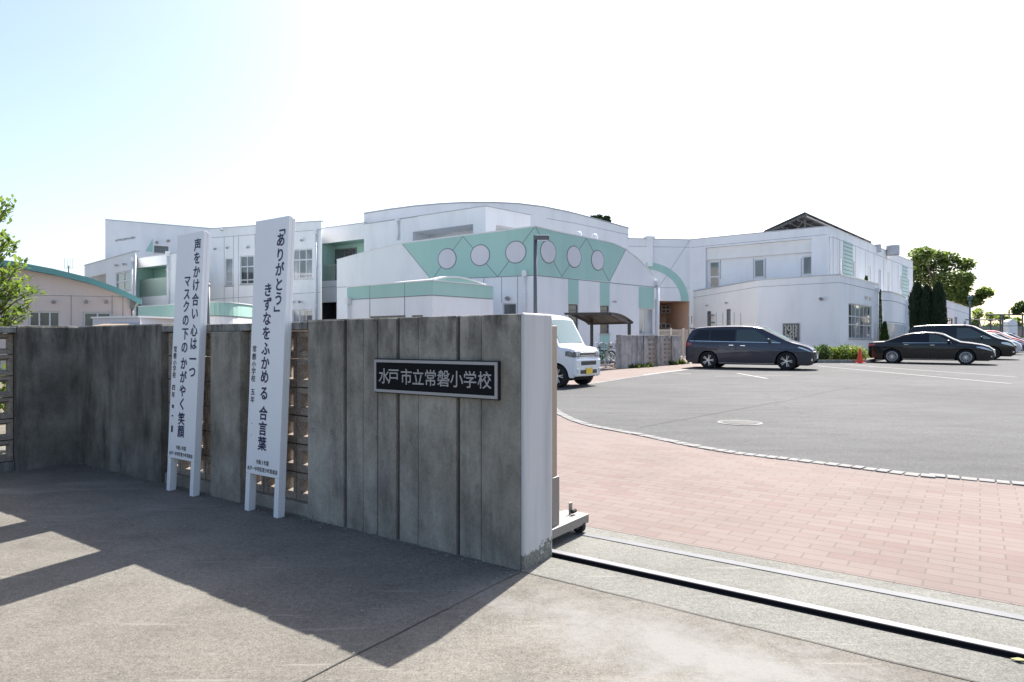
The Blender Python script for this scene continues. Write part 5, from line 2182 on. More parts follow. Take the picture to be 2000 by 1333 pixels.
mpv, _ = make_car("parked_people_carrier", "tall black people carrier parked just behind the black saloon", MPV, paint_black)
place(mpv, 1938, 703, 39, (1.45, -.81), 1.02)

# --- hatchbacks further along the row
HATCH = dict(cat="hatchback", R=.30, wx=(-1.25, 1.22), spokes=7, twin=False, tumble=.20, corner=.09, crown=.03,
    top=[(-1.98, .7), (-1.97, .95), (-1.9, 1.15), (-1.7, 1.40), (-1.5, 1.47), (-.9, 1.52), (-.2, 1.525), (.2, 1.50), (.45, 1.43), (.9, 1.17), (1.2, 1.02), (1.5, .94), (1.75, .84), (1.9, .72), (1.97, .58), (1.98, .5)],
    bot=[(-1.98, .46), (-1.95, .32), (-1.7, .22), (1.6, .19), (1.88, .21), (1.98, .38)],
    plan=[(-1.98, .62), (-1.94, .72), (-1.8, .80), (-1.3, .845), (1.25, .845), (1.5, .82), (1.75, .72), (1.9, .60), (1.98, .45)],
    belt=[(-1.9, 1.0), (0, .97), (1.2, .92), (2.0, .75)],
    windscreen=(.32, 1.14), rear_screen=(-1.9, -1.66), ws_mat='cglass_pale',
    side_glass=[("rear_door_window", -1.55, -.20, lambda x: 1.02, lambda x: min(1.40, 1.05 + (x + 1.56) * .9), 'cglass_d'),
                ("front_door_window", -.13, .86, lambda x: .99, lambda x: min(1.41, 1.41 - max(0, x - .25) * .60), 'cglass')],
    door_lines=[-.17, .9], handles=[(-.4, .9)], mirror=(.74, .98),
    lamps=[("tail_lamp", -1.97, -1.75, [(-1.97, .85), (-1.75, .9)], [(-1.97, 1.05), (-1.75, 1.02)], 'tail'),
           ("headlamp", 1.42, 1.88, [(1.42, .78), (1.88, .60)], [(1.42, .82), (1.88, .70)], 'lens')],
    boxes=[("grille", 1.88, 1.99, -.4, .4, .42, .54, 'black', .02), ("front_number_plate", 1.97, 2.0, -.17, .17, .30, .40, 'plate_w', .004)])
row = [("silver hatchback just beyond the black people carrier", (.50, .51, .56), 1968, 693.5, .99),
       ("dark navy hatchback whose nose shows past the silver car", (.03, .035, .10), 1977, 689.5, .98),
       ("red hatchback with only its roof and screen pillar showing over the others", (.50, .03, .03), 1975.5, 686.5, 1.10),
       ("pearl white hatchback behind the red roof", (.62, .62, .64), 1986, 685.5, .98),
       ("deep blue hatchback farthest along the row at the picture edge", (.03, .04, .14), 1996, 684, .98)]
proto = None
for i, (lab, colr, px, py, s_) in enumerate(row):
    pm = mat_carpaint("row_paint", colr, .3, .3)
    if proto is None:
        proto, _ = make_car("parked_hatchback", lab, HATCH, pm, "hatchbacks along the far end of the row")
        c = proto
    else:
        c = copy_tree(proto)
        c["label"] = lab
        for ch in c.children:
            if ch.name.startswith(("body", "mirror")):
                ch.data = ch.data.copy(); ch.data.materials[0] = pm
    place(c, px, py, 39, (1.22, -.73), s_)

# --- white kei van by the gate
KEI = dict(cat="van", R=.285, wx=(-1.12, 1.22), spokes=5, twin=True, tumble=.10, corner=.085, crown=.02, rim_m=M['rim'],
    top=[(-1.70, .75), (-1.69, 1.2), (-1.64, 1.70), (-1.54, 1.80), (-1.2, 1.83), (.3, 1.835), (.66, 1.82), (.84, 1.77), (.91, 1.72), (1.24, 1.08), (1.30, 1.03), (1.50, 1.005), (1.60, .985), (1.655, .95), (1.68, .90), (1.695, .82)],
    bot=[(-1.70, .4), (-1.67, .3), (-1.5, .24), (1.5, .24), (1.66, .25), (1.695, .29)],
    plan=[(-1.70, .66), (-1.68, .71), (-1.6, .735), (1.35, .735), (1.48, .725), (1.58, .705), (1.64, .67), (1.675, .635), (1.695, .60)],
    belt=[(-1.7, 1.05), (1.7, 1.03)],
    windscreen=(.93, 1.23), rear_screen=(-1.69, -1.655), ws_mat='cglass_pale',
    side_glass=[("quarter_window", -1.55, -.95, lambda x: 1.10, lambda x: 1.66, 'cglass_d'), ("rear_door_window", -.88, .0, lambda x: 1.10, lambda x: 1.66, 'cglass_d'),
                ("front_door_window", .07, 1.02, lambda x: 1.08, lambda x: min(1.66, 1.66 - max(0, x - .76) * 1.5), 'cglass')],
    door_lines=[-.91, .035, .98], handles=[(-.1, .96), (.2, .96)], mirror=(.85, 1.08),
    lamps=[("headlamp", 1.47, 1.675, [(1.47, .79), (1.675, .745)], [(1.47, .90), (1.675, .905)], 'lampdark')],
    boxes=[("headlamp_face", 1.60, 1.712, -.655, -.38, .745, .90, 'lampdark', .03), ("headlamp_face", 1.60, 1.712, .38, .655, .745, .90, 'lampdark', .03),
           ("headlamp_inner", 1.70, 1.718, -.60, -.50, .775, .86, 'lens', .01), ("headlamp_inner", 1.70, 1.718, .50, .60, .775, .86, 'lens', .01),
           ("headlamp_inner", 1.70, 1.718, -.47, -.41, .775, .86, 'lens', .01), ("headlamp_inner", 1.70, 1.718, .41, .47, .775, .86, 'lens', .01),
           ("grille", 1.66, 1.706, -.375, .375, .765, .88, 'rimdark', .01), ("grille_bar", 1.68, 1.722, -.37, .37, .845, .875, 'chrome', .008), ("grille_bar", 1.68, 1.716, -.37, .37, .785, .80, 'chrome', .004),
           ("bumper", 1.60, 1.735, -.665, .665, .27, .72, 'van_white', .05),
           ("upper_air_intake", 1.70, 1.742, -.40, .40, .545, .66, 'black', .02), ("lower_air_intake", 1.70, 1.742, -.44, .44, .33, .44, 'black', .02),
           ("front_number_plate", 1.742, 1.756, -.165, .165, .325, .48, 'plate_y', .004),
           ("fog_lamp", 1.66, 1.745, -.62, -.50, .35, .48, 'lens', .02), ("fog_lamp", 1.66, 1.745, .50, .62, .35, .48, 'lens', .02)])
M['lampdark'] = plain('headlamp_surround', (.10, .11, .125), .12, coat=.6)
M['van_white'] = mat_carpaint("white_car_paint", (.72, .73, .75), .05, .3)
kei, KB_ = make_car("parked_kei_van", "boxy white kei van with a yellow number plate half hidden by the wall end", KEI, M['van_white'])
place(kei, 1091, 757.5, 35, (1.22, -.62), 1.0)
wm = MB()
for sgn in (-1, 1):
    a = Vector((1.21, sgn * .1 + .1, 1.105)); b_ = Vector((1.10, sgn * .1 - .40, 1.26))
    wm.bar(a, b_, .018, .012)
wm.build("wiper", M['black'], kei)
sh = MB()
sh.lathe([(.0, 0), (.0, 0)], 3) if False else None
# ------------------------------------------------------------------ vegetation
def leaves(mb, rnd, c, rx, ry, rz, n, size, shell=.55, flat=.0, droop=0.0):
    for _ in range(n):
        while True:
            p = Vector((rnd.uniform(-1, 1), rnd.uniform(-1, 1), rnd.uniform(-1, 1)))
            if shell * rnd.random() ** .5 < p.length <= 1: break
        q = Vector((c[0] + p.x * rx, c[1] + p.y * ry, c[2] + p.z * rz))
        a = Vector((rnd.uniform(-1, 1), rnd.uniform(-1, 1), rnd.uniform(-.6, .6) * (1 - flat) - droop)).normalized()
        nn = Vector((rnd.uniform(-1, 1), rnd.uniform(-1, 1), rnd.uniform(-.2, 1) + flat * 2))
        s = a.cross(nn)
        if s.length < 1e-3: continue
        s = s.normalized()
        L = size * rnd.uniform(.6, 1.25); w = L * rnd.uniform(.34, .48)
        mb.add([q, q + a * L * .45 + s * w, q + a * L, q + a * L * .45 - s * w], [(0, 1, 2, 3)])


def tree(name, label, base, trunk_h, r0, clumps, per, leaf, mat, group=None, cat="tree", shell=.5, seed=1, limb_r=.35, flat=0.0):
    rnd = random.Random(seed)
    t = thing(name, label, cat, (base[0], base[1], g(base[1])), 0, group)
    tb = MB()
    tb.tube([(0, 0, -.1), (rnd.uniform(-.1, .1), rnd.uniform(-.1, .1), trunk_h * .5), (0, 0, trunk_h)], [r0, r0 * .8, r0 * .62], 10)
    for (x, y, z, rx, rz) in clumps:
        s = Vector((0, 0, trunk_h * rnd.uniform(.75, 1.0)))
        e = Vector((x, y, z))
        m_ = s.lerp(e, .5) + Vector((rnd.uniform(-.1, .1), rnd.uniform(-.1, .1), .12)) * (e - s).length
        tb.tube([s, m_, e], [r0 * limb_r, r0 * limb_r * .6, r0 * .08], 6)
    tb.build("trunk", M['bark'], t, smooth=True)
    cb = MB()
    for (x, y, z, rx, rz) in clumps:
        leaves(cb, rnd, (x, y, z), rx, rx, rz, per, leaf, shell, flat)
    cb.build("crown", M[mat], t)
    return t


# big zelkova behind the right wing
rt = random.Random(21)
Yz = 78.0
kz = Yz / FPX
zc = []
for (px, py, r) in [(1785, 500, 15), (1808, 496, 16), (1832, 500, 17), (1852, 506, 16), (1868, 520, 14), (1790, 520, 17), (1815, 522, 18), (1840, 525, 18), (1795, 545, 16), (1822, 550, 17), (1850, 548, 17),
                    (1875, 548, 14), (1885, 560, 15), (1896, 575, 12), (1870, 570, 17), (1845, 575, 16), (1888, 590, 11), (1865, 592, 12), (1830, 590, 12), (1800, 575, 14), (1893, 580, 11), (1878, 575, 13), (1775, 510, 12), (1772, 535, 14), (1845, 595, 10)]:
    zc.append(((px - 1835) * kz, rt.uniform(-2.6, 2.6), zat(py, Yz) - g(Yz), r * kz * 1.3, r * kz * .95))
bz = py2(1835, Yz)
tree("zelkova_tree", "large spreading green tree rising behind the cypresses and the right wing", bz, 4.6, .38, zc, 760, .32, 'leaf_mid', seed=4, shell=.2, flat=.3)


def cypress(label, px, w, y, top, seed):
    p = py2(px, y)
    rnd = random.Random(seed)
    t = thing("cypress_tree", label, "tree", (p.x, p.y, g(y)), 0, "dark columnar cypresses")
    k = MB(); k.tube([(0, 0, -.1), (0, 0, 3.2)], [.12, .05], 8); k.build("trunk", M['bark'], t)
    H = zat(top, y) - g(y); r = w / 2 * y / FPX
    cb = MB()
    for i in range(5200):
        h = rnd.random()
        prof = min(1, (1 - h) * 4.6) ** .6 * min(1, .75 + h * 1.2)
        a = rnd.uniform(0, 6.283)
        rr = r * prof * rnd.uniform(.72, 1.03) * (1 + .08 * math.sin(a * 3 + h * 9))
        q = Vector((rr * math.cos(a), rr * math.sin(a), .15 + h * (H - .15)))
        d = Vector((math.cos(a) * .35, math.sin(a) * .35, 1)).normalized()
        s = d.cross(Vector((math.cos(a + rnd.uniform(-.9, .9)), math.sin(a), .2))).normalized()
        L = rnd.uniform(.14, .26)
        cb.add([q, q + d * L * .4 + s * .045, q + d * L, q + d * L * .4 - s * .045], [(0, 1, 2, 3)])
    k2 = MB()
    k2.lathe([(0, .1), (r * .6, .3), (r * .78, H * .5), (r * .62, H * .8), (0, H * .96)], 12)
    cb.v_core = None
    cb.add(k2.v, k2.f)
    cb.build("crown", M['leaf_dark'], t)


cypress("left tall dark cypress of the trio, directly beside the white wing's far corner", 1791, 25, 44.0, 556, 1)
cypress("slightly shorter middle cypress of the trio with its shoulder merged into the left one", 1809.5, 23, 43.5, 561, 2)
cypress("right separate dark cypress of the trio in front of the low far building", 1833, 25, 43.0, 555, 3)


def cone_shrub(name, label, px, w, y, top, mat, seed, n=1800, leaf=.14):
    p = py2(px, y)
    rnd = random.Random(seed)
    t = thing(name, label, "shrub", (p.x, p.y, g(y)))
    k = MB(); k.tube([(0, 0, -.1), (0, 0, .6)], .05, 8); k.build("stem", M['bark'], t)
    H = zat(top, y) - g(y); r = w / 2 * y / FPX
    cb = MB()
    for i in range(n):
        h = rnd.random() ** 1.4
        rr = r * (1 - h) ** .75 * rnd.uniform(.6, 1.05)
        a = rnd.uniform(0, 6.283)
        q = Vector((rr * math.cos(a), rr * math.sin(a), .05 + h * (H - .1)))
        d = Vector((math.cos(a) * .7, math.sin(a) * .7, 1)).normalized()
        s = d.cross(Vector((rnd.uniform(-1, 1), rnd.uniform(-1, 1), .3))).normalized()
        cb.add([q, q + d * leaf * .4 + s * leaf * .3, q + d * leaf, q + d * leaf * .4 - s * leaf * .3], [(0, 1, 2, 3)])
    cb.build("crown", M[mat], t)


cone_shrub("conical_shrub", "small dark green conical shrub at the foot of the annex corner", 1728, 20, 43.5, 629, 'leaf_hedge_d', 5)
cone_shrub("climbing_shrub", "very thin dark evergreen standing tight behind the annex downpipe", 1719, 7, 45.2, 566, 'leaf_dark', 6, 1500, .12)
cone_shrub("roof_line_shrub", "tip of an evergreen peeking over the annex roof edge", 1692, 20, 50.0, 540, 'leaf_hedge_d', 7, 2600, .16)

# pine tip above the arched roof
Yp = 90.0
kp = Yp / FPX
pc = []
for (px, py, r) in [(1160, 427, 8), (1172, 423, 8), (1184, 427, 8), (1168, 432, 8), (1180, 433, 8), (1172, 442, 10), (1190, 431, 4), (1154, 431, 4)]:
    pc.append(((px - 1172) * kp, rt.uniform(-.6, .6), zat(py, Yp) - g(Yp), r * kp * .9, r * kp * .55))
tree("pine_tree", "dark pine top peeking over the arched white roof", py2(1172, Yp), 15.0, .3, pc, 260, .30, 'leaf_dark', seed=7, shell=.2)

# far trees at the right
for i, (lab, px, py, r, y, mt) in enumerate([
        ("small loose tree beyond the far building, left of the two distant trees", 1918, 624, 24, 95, 'leaf_mid'),
        ("low distant green tree behind the steel frame", 1950, 630, 20, 105, 'leaf_mid'),
        ("pale distant tree behind the white hut", 1972, 634, 17, 110, 'leaf_bright')]):
    k = y / FPX
    cl = []
    rr = random.Random(40 + i)
    for q in range(13):
        cl.append((rr.uniform(-1, 1) * r * k * .9, rr.uniform(-1, 1) * r * k * .5, zat(py + rr.uniform(-.7, 1.0) * r, y) - g(y), r * k * .36, r * k * .26))
    tree("distant_tree", lab, py2(px, y), 2.4, .18, cl, 130, .34, mt, "distant trees behind the lot", seed=50 + i, shell=.2)
# dark tree at the right edge
y = 58.0
k = y / FPX
cl = []
rr = random.Random(77)
for q in range(22):
    cl.append((rr.uniform(-26, 34) * k, rr.uniform(-1, 1), zat(rr.uniform(592, 668), y) - g(y), 12 * k, 9 * k))
tree("edge_tree", "dense dark green tree at the right picture edge beyond the parked cars", py2(2030, y), 2.2, .22, cl, 420, .22, 'leaf_hedge_d', seed=9, shell=.2)


# street tree at the left edge: sprays of long leaves
def spray_tree():
    base = Vector((-6.55, 8.3))
    rnd = random.Random(12)
    t = thing("young_street_tree", "bright green leafy young tree whose branches reach over the wall at the left edge", "tree", (base.x, base.y, 0))
    tb, cb = MB(), MB()
    y0 = base.y
    k = y0 / FPX
    tb.tube([(0, 0, -.1), (.03, .02, 1.2), (-.02, 0, 2.2), (.05, .03, 3.6)], [.055, .045, .035, .012], 8)
    bx = CXP + base.x / y0 * FPX
    ends = [(22, 392, .0), (8, 415, .1), (20, 470, -.1), (26, 480, .15), (5, 455, .2), (45, 508, .0), (30, 520, .2), (48, 545, -.15), (55, 560, .1), (72, 570, .0), (62, 590, .15), (48, 612, -.1), (30, 600, .2),
            (12, 560, -.2), (15, 540, .1), (5, 590, -.15), (18, 625, .1), (35, 575, -.2), (-40, 480, .1), (-30, 560, -.2), (-60, 600, .1), (-90, 520, 0), (-20, 610, .2), (-50, 430, .1), (-10, 640, .15), (-80, 650, .1), (8, 640, .2)]
    for (px, py, dy) in ends:
        y = y0 + dy
        e = Vector(((px - CXP) / FPX * y - base.x, dy, zat(py, y)))
        s = Vector((0, 0, max(1.1, e.z - .35 - rnd.uniform(0, .4))))
        m_ = s.lerp(e, .55) + Vector((0, 0, .06))
        tb.tube([s, m_, e], [.014, .008, .003], 5)
        n = 46
        for i in range(n):
            f = .35 + .65 * (i / n) ** .7
            p = (s.lerp(m_, f * 2) if f < .5 else m_.lerp(e, f * 2 - 1)) + Vector((rnd.gauss(0, .035), rnd.gauss(0, .05), rnd.gauss(0, .03)))
            dr = (e - s).normalized()
            sd = rnd.choice((-1, 1))
            a = (dr * rnd.uniform(.3, 1) + Vector((rnd.uniform(-.4, .4), sd * rnd.uniform(.2, .9), rnd.uniform(-.5, .35)))).normalized()
            nn = Vector((rnd.uniform(-.4, .4), rnd.uniform(-.4, .4), 1))
            sw = a.cross(nn).normalized()
            L = rnd.uniform(.05, .105); w = L * .26
            up = sw.cross(a) * L * .07
            cb.add([p, p + a * L * .35 + sw * w + up, p + a * L * .7 + sw * w * .7, p + a * L, p + a * L * .7 - sw * w * .7, p + a * L * .35 - sw * w + up],
                   [(0, 1, 2, 3), (0, 3, 4, 5)])
    tb.build("trunk", M['bark'], t, smooth=True)
    cb.build("crown", M['leaf_bright'], t)


spray_tree()


def shrub(name, label, c, rx, ry, h, n, leaf, mat, seed, group=None, cat="shrub"):
    rnd = random.Random(seed)
    t = thing(name, label, cat, (c[0], c[1], g(c[1])), 0, group)
    k = MB()
    for i in range(4):
        k.tube([(rnd.uniform(-.1, .1), rnd.uniform(-.1, .1), -.05), (rnd.uniform(-.3, .3) * rx, rnd.uniform(-.3, .3) * ry, h * .6)], [.02, .01], 5)
    k.build("stem", M['bark'], t)
    cb = MB()
    for j in range(7):
        leaves(cb, rnd, (rnd.uniform(-.5, .5) * rx, rnd.uniform(-.5, .5) * ry, h * .5 + rnd.uniform(-.04, .08)), rx * .62, ry * .7, h * .5, n // 7, leaf, .4)
    cb.build("crown", M[mat], t)


# plants seen through the screen blocks of the wing
shrub("garden_shrub", "bright garden shrub glimpsed through the screen block holes at the left", loc2w(-6.4, -.9), .7, .7, 1.25, 1600, .10, 'leaf_bright', 31)
shrub("garden_shrub", "green garden shrub growing just behind the stained wall corner", loc2w(-6.2, .3), .6, .6, 1.12, 1500, .10, 'leaf_lime', 32)

# planting bed with clipped shrubs before the annex
K0, K1, K2 = gp(1586, 709.5), gp(1693, 709.5), gp(1725, 703)
bed_back = [cz(1716.5, 556.5, 5.0) + Vector((1.4, -.4)), cz(1640.5, 537.8, 5.0) + Vector((0, -.02)), Vector((14.8, 39.6))]
sheet("planting_bed", [K0, K1, K2] + bed_back, .02, M['earth'])
kb2 = MB()
for a, b_ in ((K0 + Vector((-1.8, 1.0)), K0), (K0, K1), (K1, K2)):
    n_ = 12
    for i in range(n_):
        p, q = a.lerp(b_, i / n_), a.lerp(b_, (i + .97) / n_)
        kb2.bar((p.x, p.y, g(p.y) + .05), (q.x, q.y, g(q.y) + .05), .14, .2)
kb2.build("bed_kerb", M['coping'])["kind"] = "structure"
hs = [(1593, 'leaf_hedge_d', "dark green clipped shrub at the left end of the bed, behind the minivan nose"),
      (1610, 'leaf_hedge', "second clipped shrub of the bed, dull green below the blank annex wall"),
      (1628, 'leaf_hedge_d', "dark clipped shrub just left of the annex corner"),
      (1646, 'leaf_lime', "yellow-green clipped shrub at the annex corner"),
      (1662, 'leaf_hedge', "mid-green clipped shrub directly left of the orange cone"),
      (1681, 'leaf_lime', "lime clipped shrub directly right of the orange cone"),
      (1697, 'leaf_lime', "lime clipped shrub at the tail of the black saloon")]
for i, (px, mt, lab) in enumerate(hs):
    a = K0.lerp(K1, (px - 1586) / (1693 - 1586))
    shrub("clipped_shrub", lab, (a.x + .1, a.y + 1.0 + .15 * (i % 2)), .48, .55, .74 + .06 * (i % 3), 1500, .075, mt, 60 + i, "clipped shrubs in the bed before the annex")


# ------------------------------------------------------------------ street furniture
def traffic_cone():
    p = gp(1675.5, 709.5)
    t = thing("traffic_cone", "orange traffic cone standing at the kerb of the planting bed", "traffic cone", (p.x, p.y - .2, g(p.y) + .006))
    k = MB(); k.lathe([(.15, .03), (.14, .05), (.035, .70), (.02, .72), (0, .72)], 24); k.build("body", M['cone'], t, smooth=True)
    k = MB(); k.box(-.2, .2, -.2, .2, 0, .03); k.build("base", M['cone'], t, bevel=.01)


traffic_cone()


def lamp_post(label, px, y, top, head):
    p = py2(px, y)
    t = thing("lamp_post", label, "lamp post", (p.x, p.y, g(y)))
    H = zat(top, y) - g(y)
    k = MB(); k.tube([(0, 0, -.05), (0, 0, H)], .058, 14); k.build("pole", M['postgrey'], t, smooth=True)
    s = y / FPX
    hb = MB()
    x0, x1 = head[0] * s, head[1] * s
    hb.box(min(x0, x1), max(x0, x1), -.11, .11, H - .15, H - .005)
    lh = hb.build("lamp_head", M['postgrey'], t, bevel=.03)
    lg = MB(); xa = x0 + (x1 - x0) * .2
    lg.box(min(xa, x1 * .93), max(xa, x1 * .93), -.08, .08, H - .158, H - .152)
    lg.build("lamp_lens", M['lens'], lh)
    return t


lamp_post("tall grey lamp post with a box lamp in front of the teal disc band", 1045.5, 20.0, 460, (-2, 27))
lamp_post("short dark lamp post showing just right of the left slogan board", 407, 25.0, 554, (-9, 3))


def bike_shelter():
    y = 27.5
    t0 = py2(1165, y)
    t = thing("bicycle_shelter", "dark bronze bicycle shelter with a curved smoked roof by the disc hall", "shelter", (t0.x, t0.y, g(y)))
    # roof: curved sheet, high at the front edge and low at the back
    A_, B_ = Vector((*py2(1103, 26.0), zat(613.5, 26.0))), Vector((*py2(1192, 26.0), zat(612.5, 26.0)))
    D_, C_ = Vector((*py2(1148, 28.3), zat(633, 28.3))), Vector((*py2(1236, 28.0), zat(631, 28.0)))
    k, e = MB(), MB()
    n = 10

    def rp(u, v):
        return A_.lerp(B_, u).lerp(D_.lerp(C_, u), v) + Vector((0, 0, .10 * math.sin(math.pi * v)))
    for i in range(n):
        v0, v1 = i / n, (i + 1) / n
        ps = [rp(0, v0), rp(1, v0), rp(1, v1), rp(0, v1)]
        k.hexa(ps + [p + Vector((0, 0, .012)) for p in ps])
        for u in (0, .25, .5, .75, 1):
            e.bar(rp(u, v0) + Vector((0, 0, .02)), rp(u, v1) + Vector((0, 0, .02)), .05, .05)
    e.bar(rp(0, 0), rp(1, 0), .07, .09); e.bar(rp(0, 1), rp(1, 1), .07, .09)
    k.build("roof", M['polycarb'], t, local=False)
    e.build("roof_frame", M['bronze_dark'], t, local=False)
    for u in (.16, .99):
        c = MB()
        q = rp(u, .85); base = (q.x, q.y, g(q.y)); f = rp(u, .02)
        c.bar(base, (q.x, q.y, q.z - .02), .12, .12)
        c.build("post", M['bronze_dark'], t, local=False)
        c = MB(); c.bar((q.x, q.y, q.z - .10), (f.x, f.y, f.z - .03), .07, .1)
        c.build("bracket_arm", M['bronze_dark'], t, local=False)


bike_shelter()


def bicycle(label, px, y, ang, frame):
    p = py2(px, y)
    t = thing("bicycle", label, "bicycle", (p.x, p.y, g(y) + .006), R(ang), "bicycles parked at the rack")
    Rw = .33
    for xw in (-.52, .54):
        w = MB()
        w.tube([(Rw * math.cos(6.2832 * i / 28), 0, Rw * math.sin(6.2832 * i / 28)) for i in range(29)], .02, 6, cap=False)
        wo = w.build("wheel", M['rubber'], t)
        wo.location = (xw, 0, Rw)
        s = MB()
        s.tube([((Rw - .03) * math.cos(6.2832 * i / 24), 0, (Rw - .03) * math.sin(6.2832 * i / 24)) for i in range(25)], .012, 5, cap=False)
        for i in range(14):
            a = 6.2832 * i / 14
            s.bar((0, 0, 0), ((Rw - .03) * math.cos(a), 0, (Rw - .03) * math.sin(a)), .005)
        s.lathe([(0, -.04), (.025, -.04), (.025, .04), (0, .04)], 8, 'y')
        s.build("rim", M['greysteel'], wo)
        fd = MB()
        pts = [((Rw + .035) * math.cos(a), 0, Rw + (Rw + .035) * math.sin(a)) for a in [R(20 + 15 * i) for i in range(10)]]
        for q0, q1 in zip(pts, pts[1:]): fd.bar((q0[0] + xw, 0, q0[2]), (q1[0] + xw, 0, q1[2]), .05, .006)
        fd.build("mudguard", M['greysteel'], t)
    f = MB()
    bb, st, hd, hb = (-.06, 0, .28), (-.20, 0, .72), (.40, 0, .80), (.36, 0, .62)
    f.tube([bb, st], .017, 8); f.tube([bb, hb], .02, 8); f.tube([(-.15, 0, .55), hb], .016, 8)
    f.tube([(-.52, 0, .33), bb], .012, 6); f.tube([(-.52, 0, .33), (-.18, 0, .66)], .010, 6)
    f.tube([(.54, 0, .33), (.42, 0, .60), (.38, 0, .92)], .015, 8)
    f.build("frame", M[frame], t)
    h = MB(); h.tube([(.22, -.28, 1.0), (.34, -.2, 1.02), (.38, 0, .94), (.34, .2, 1.02), (.22, .28, 1.0)], .012, 8); h.build("handlebar", M['chrome'], t)
    s = MB(); s.lathe([(0, .80), (.08, .80), (.10, .83), (.07, .86), (0, .865)], 12, 'z', (-.24, 0, 0)); s.tube([(-.20, 0, .7), (-.24, 0, .82)], .014, 8); s.build("saddle", M['rubber'], t)
    b = MB()
    for z in (.78, .88, .98):
        b.tube([(.48, -.15, z), (.74, -.15, z), (.74, .15, z), (.48, .15, z), (.48, -.15, z)], .006, 5)
    for i in range(6):
        x = .48 + .052 * i
        b.bar((x, -.15, .76), (x, -.15, .98), .006); b.bar((x, .15, .76), (x, .15, .98), .006)
    for i in range(6):
        yy = -.15 + .06 * i
        b.bar((.74, yy, .76), (.74, yy, .98), .006); b.bar((.48, yy, .76), (.48, yy, .98), .006)
    b.box(.47, .75, -.155, .155, .755, .765)
    b.build("basket", M['frame_dark'], t)
    k = MB(); k.bar((-.06, -.05, .28), (-.02, -.05, .12), .02); k.bar((-.06, .05, .28), (-.10, .05, .44), .02); k.box(-.06, .04, -.14, -.05, .105, .125); k.box(-.15, -.05, .05, .14, .435, .455); k.build("pedal_crank", M['rubber'], t)


bicycle("black bicycle with green frame beside the white kei van nose", 1178, 29.0, -58, 'bike_g')
bicycle("silver bicycle between the rack bar and the low wall fence", 1199, 29.6, -62, 'bike_s')
bicycle("dark bicycle half hidden under the shelter roof beside its post", 1160, 30.2, -60, 'bike_g')


def rack():
    a, b_ = gp(1160, 719.5), gp(1206, 719.5)
    t = thing("bicycle_rack", "beige tubular bicycle rack with a slanted bar beside the low wall", "bicycle rack", (a.x, a.y, g(a.y)))
    z = g(a.y)
    k = MB()
    k.bar((a.x, a.y, z + .12), (b_.x, b_.y, z + .12), .07)
    for s in (.1, .5, .9):
        q = a.lerp(b_, s); k.bar((q.x, q.y, z - .02), (q.x, q.y, z + .1), .06)
    k.build("rail", M['fencem'], t, local=False)
    p = py2(1181, a.y); q = py2(1191, a.y)
    k = MB(); k.bar((p.x, p.y, z + .15), (q.x, q.y + .05, zat(670, a.y)), .06); k.build("slanted_bar", M['fencem'], t, local=False)


rack()


def side_fence():
    a = gp(1203.5, 718)
    y = a.y
    t = thing("side_fence", "short metal railing butting against the left end of the low wall", "fence", (a.x, a.y, g(y)))
    z = g(y); zt = zat(664.5, y)
    for px, w in ((1204, .07), (1212, .05)):
        p = py2(px, y); k = MB(); k.bar((p.x, p.y, z - .02), (p.x, p.y, zt), w); k.build("post", M['fencem'], t, local=False)
    k = MB()
    p, q = py2(1204, y), py2(1213, y)
    k.bar((p.x, p.y, zt - .03), (q.x, q.y, zt - .03), .04); k.bar((p.x, p.y, z + .15), (q.x, q.y, z + .15), .04)
    for i in range(1, 4):
        r = p.lerp(q, i / 4); k.bar((r.x, r.y, z + .15), (r.x, r.y, zt - .03), .02)
    k.build("bar_infill", M['frame_dark'], t, local=False)


side_fence()


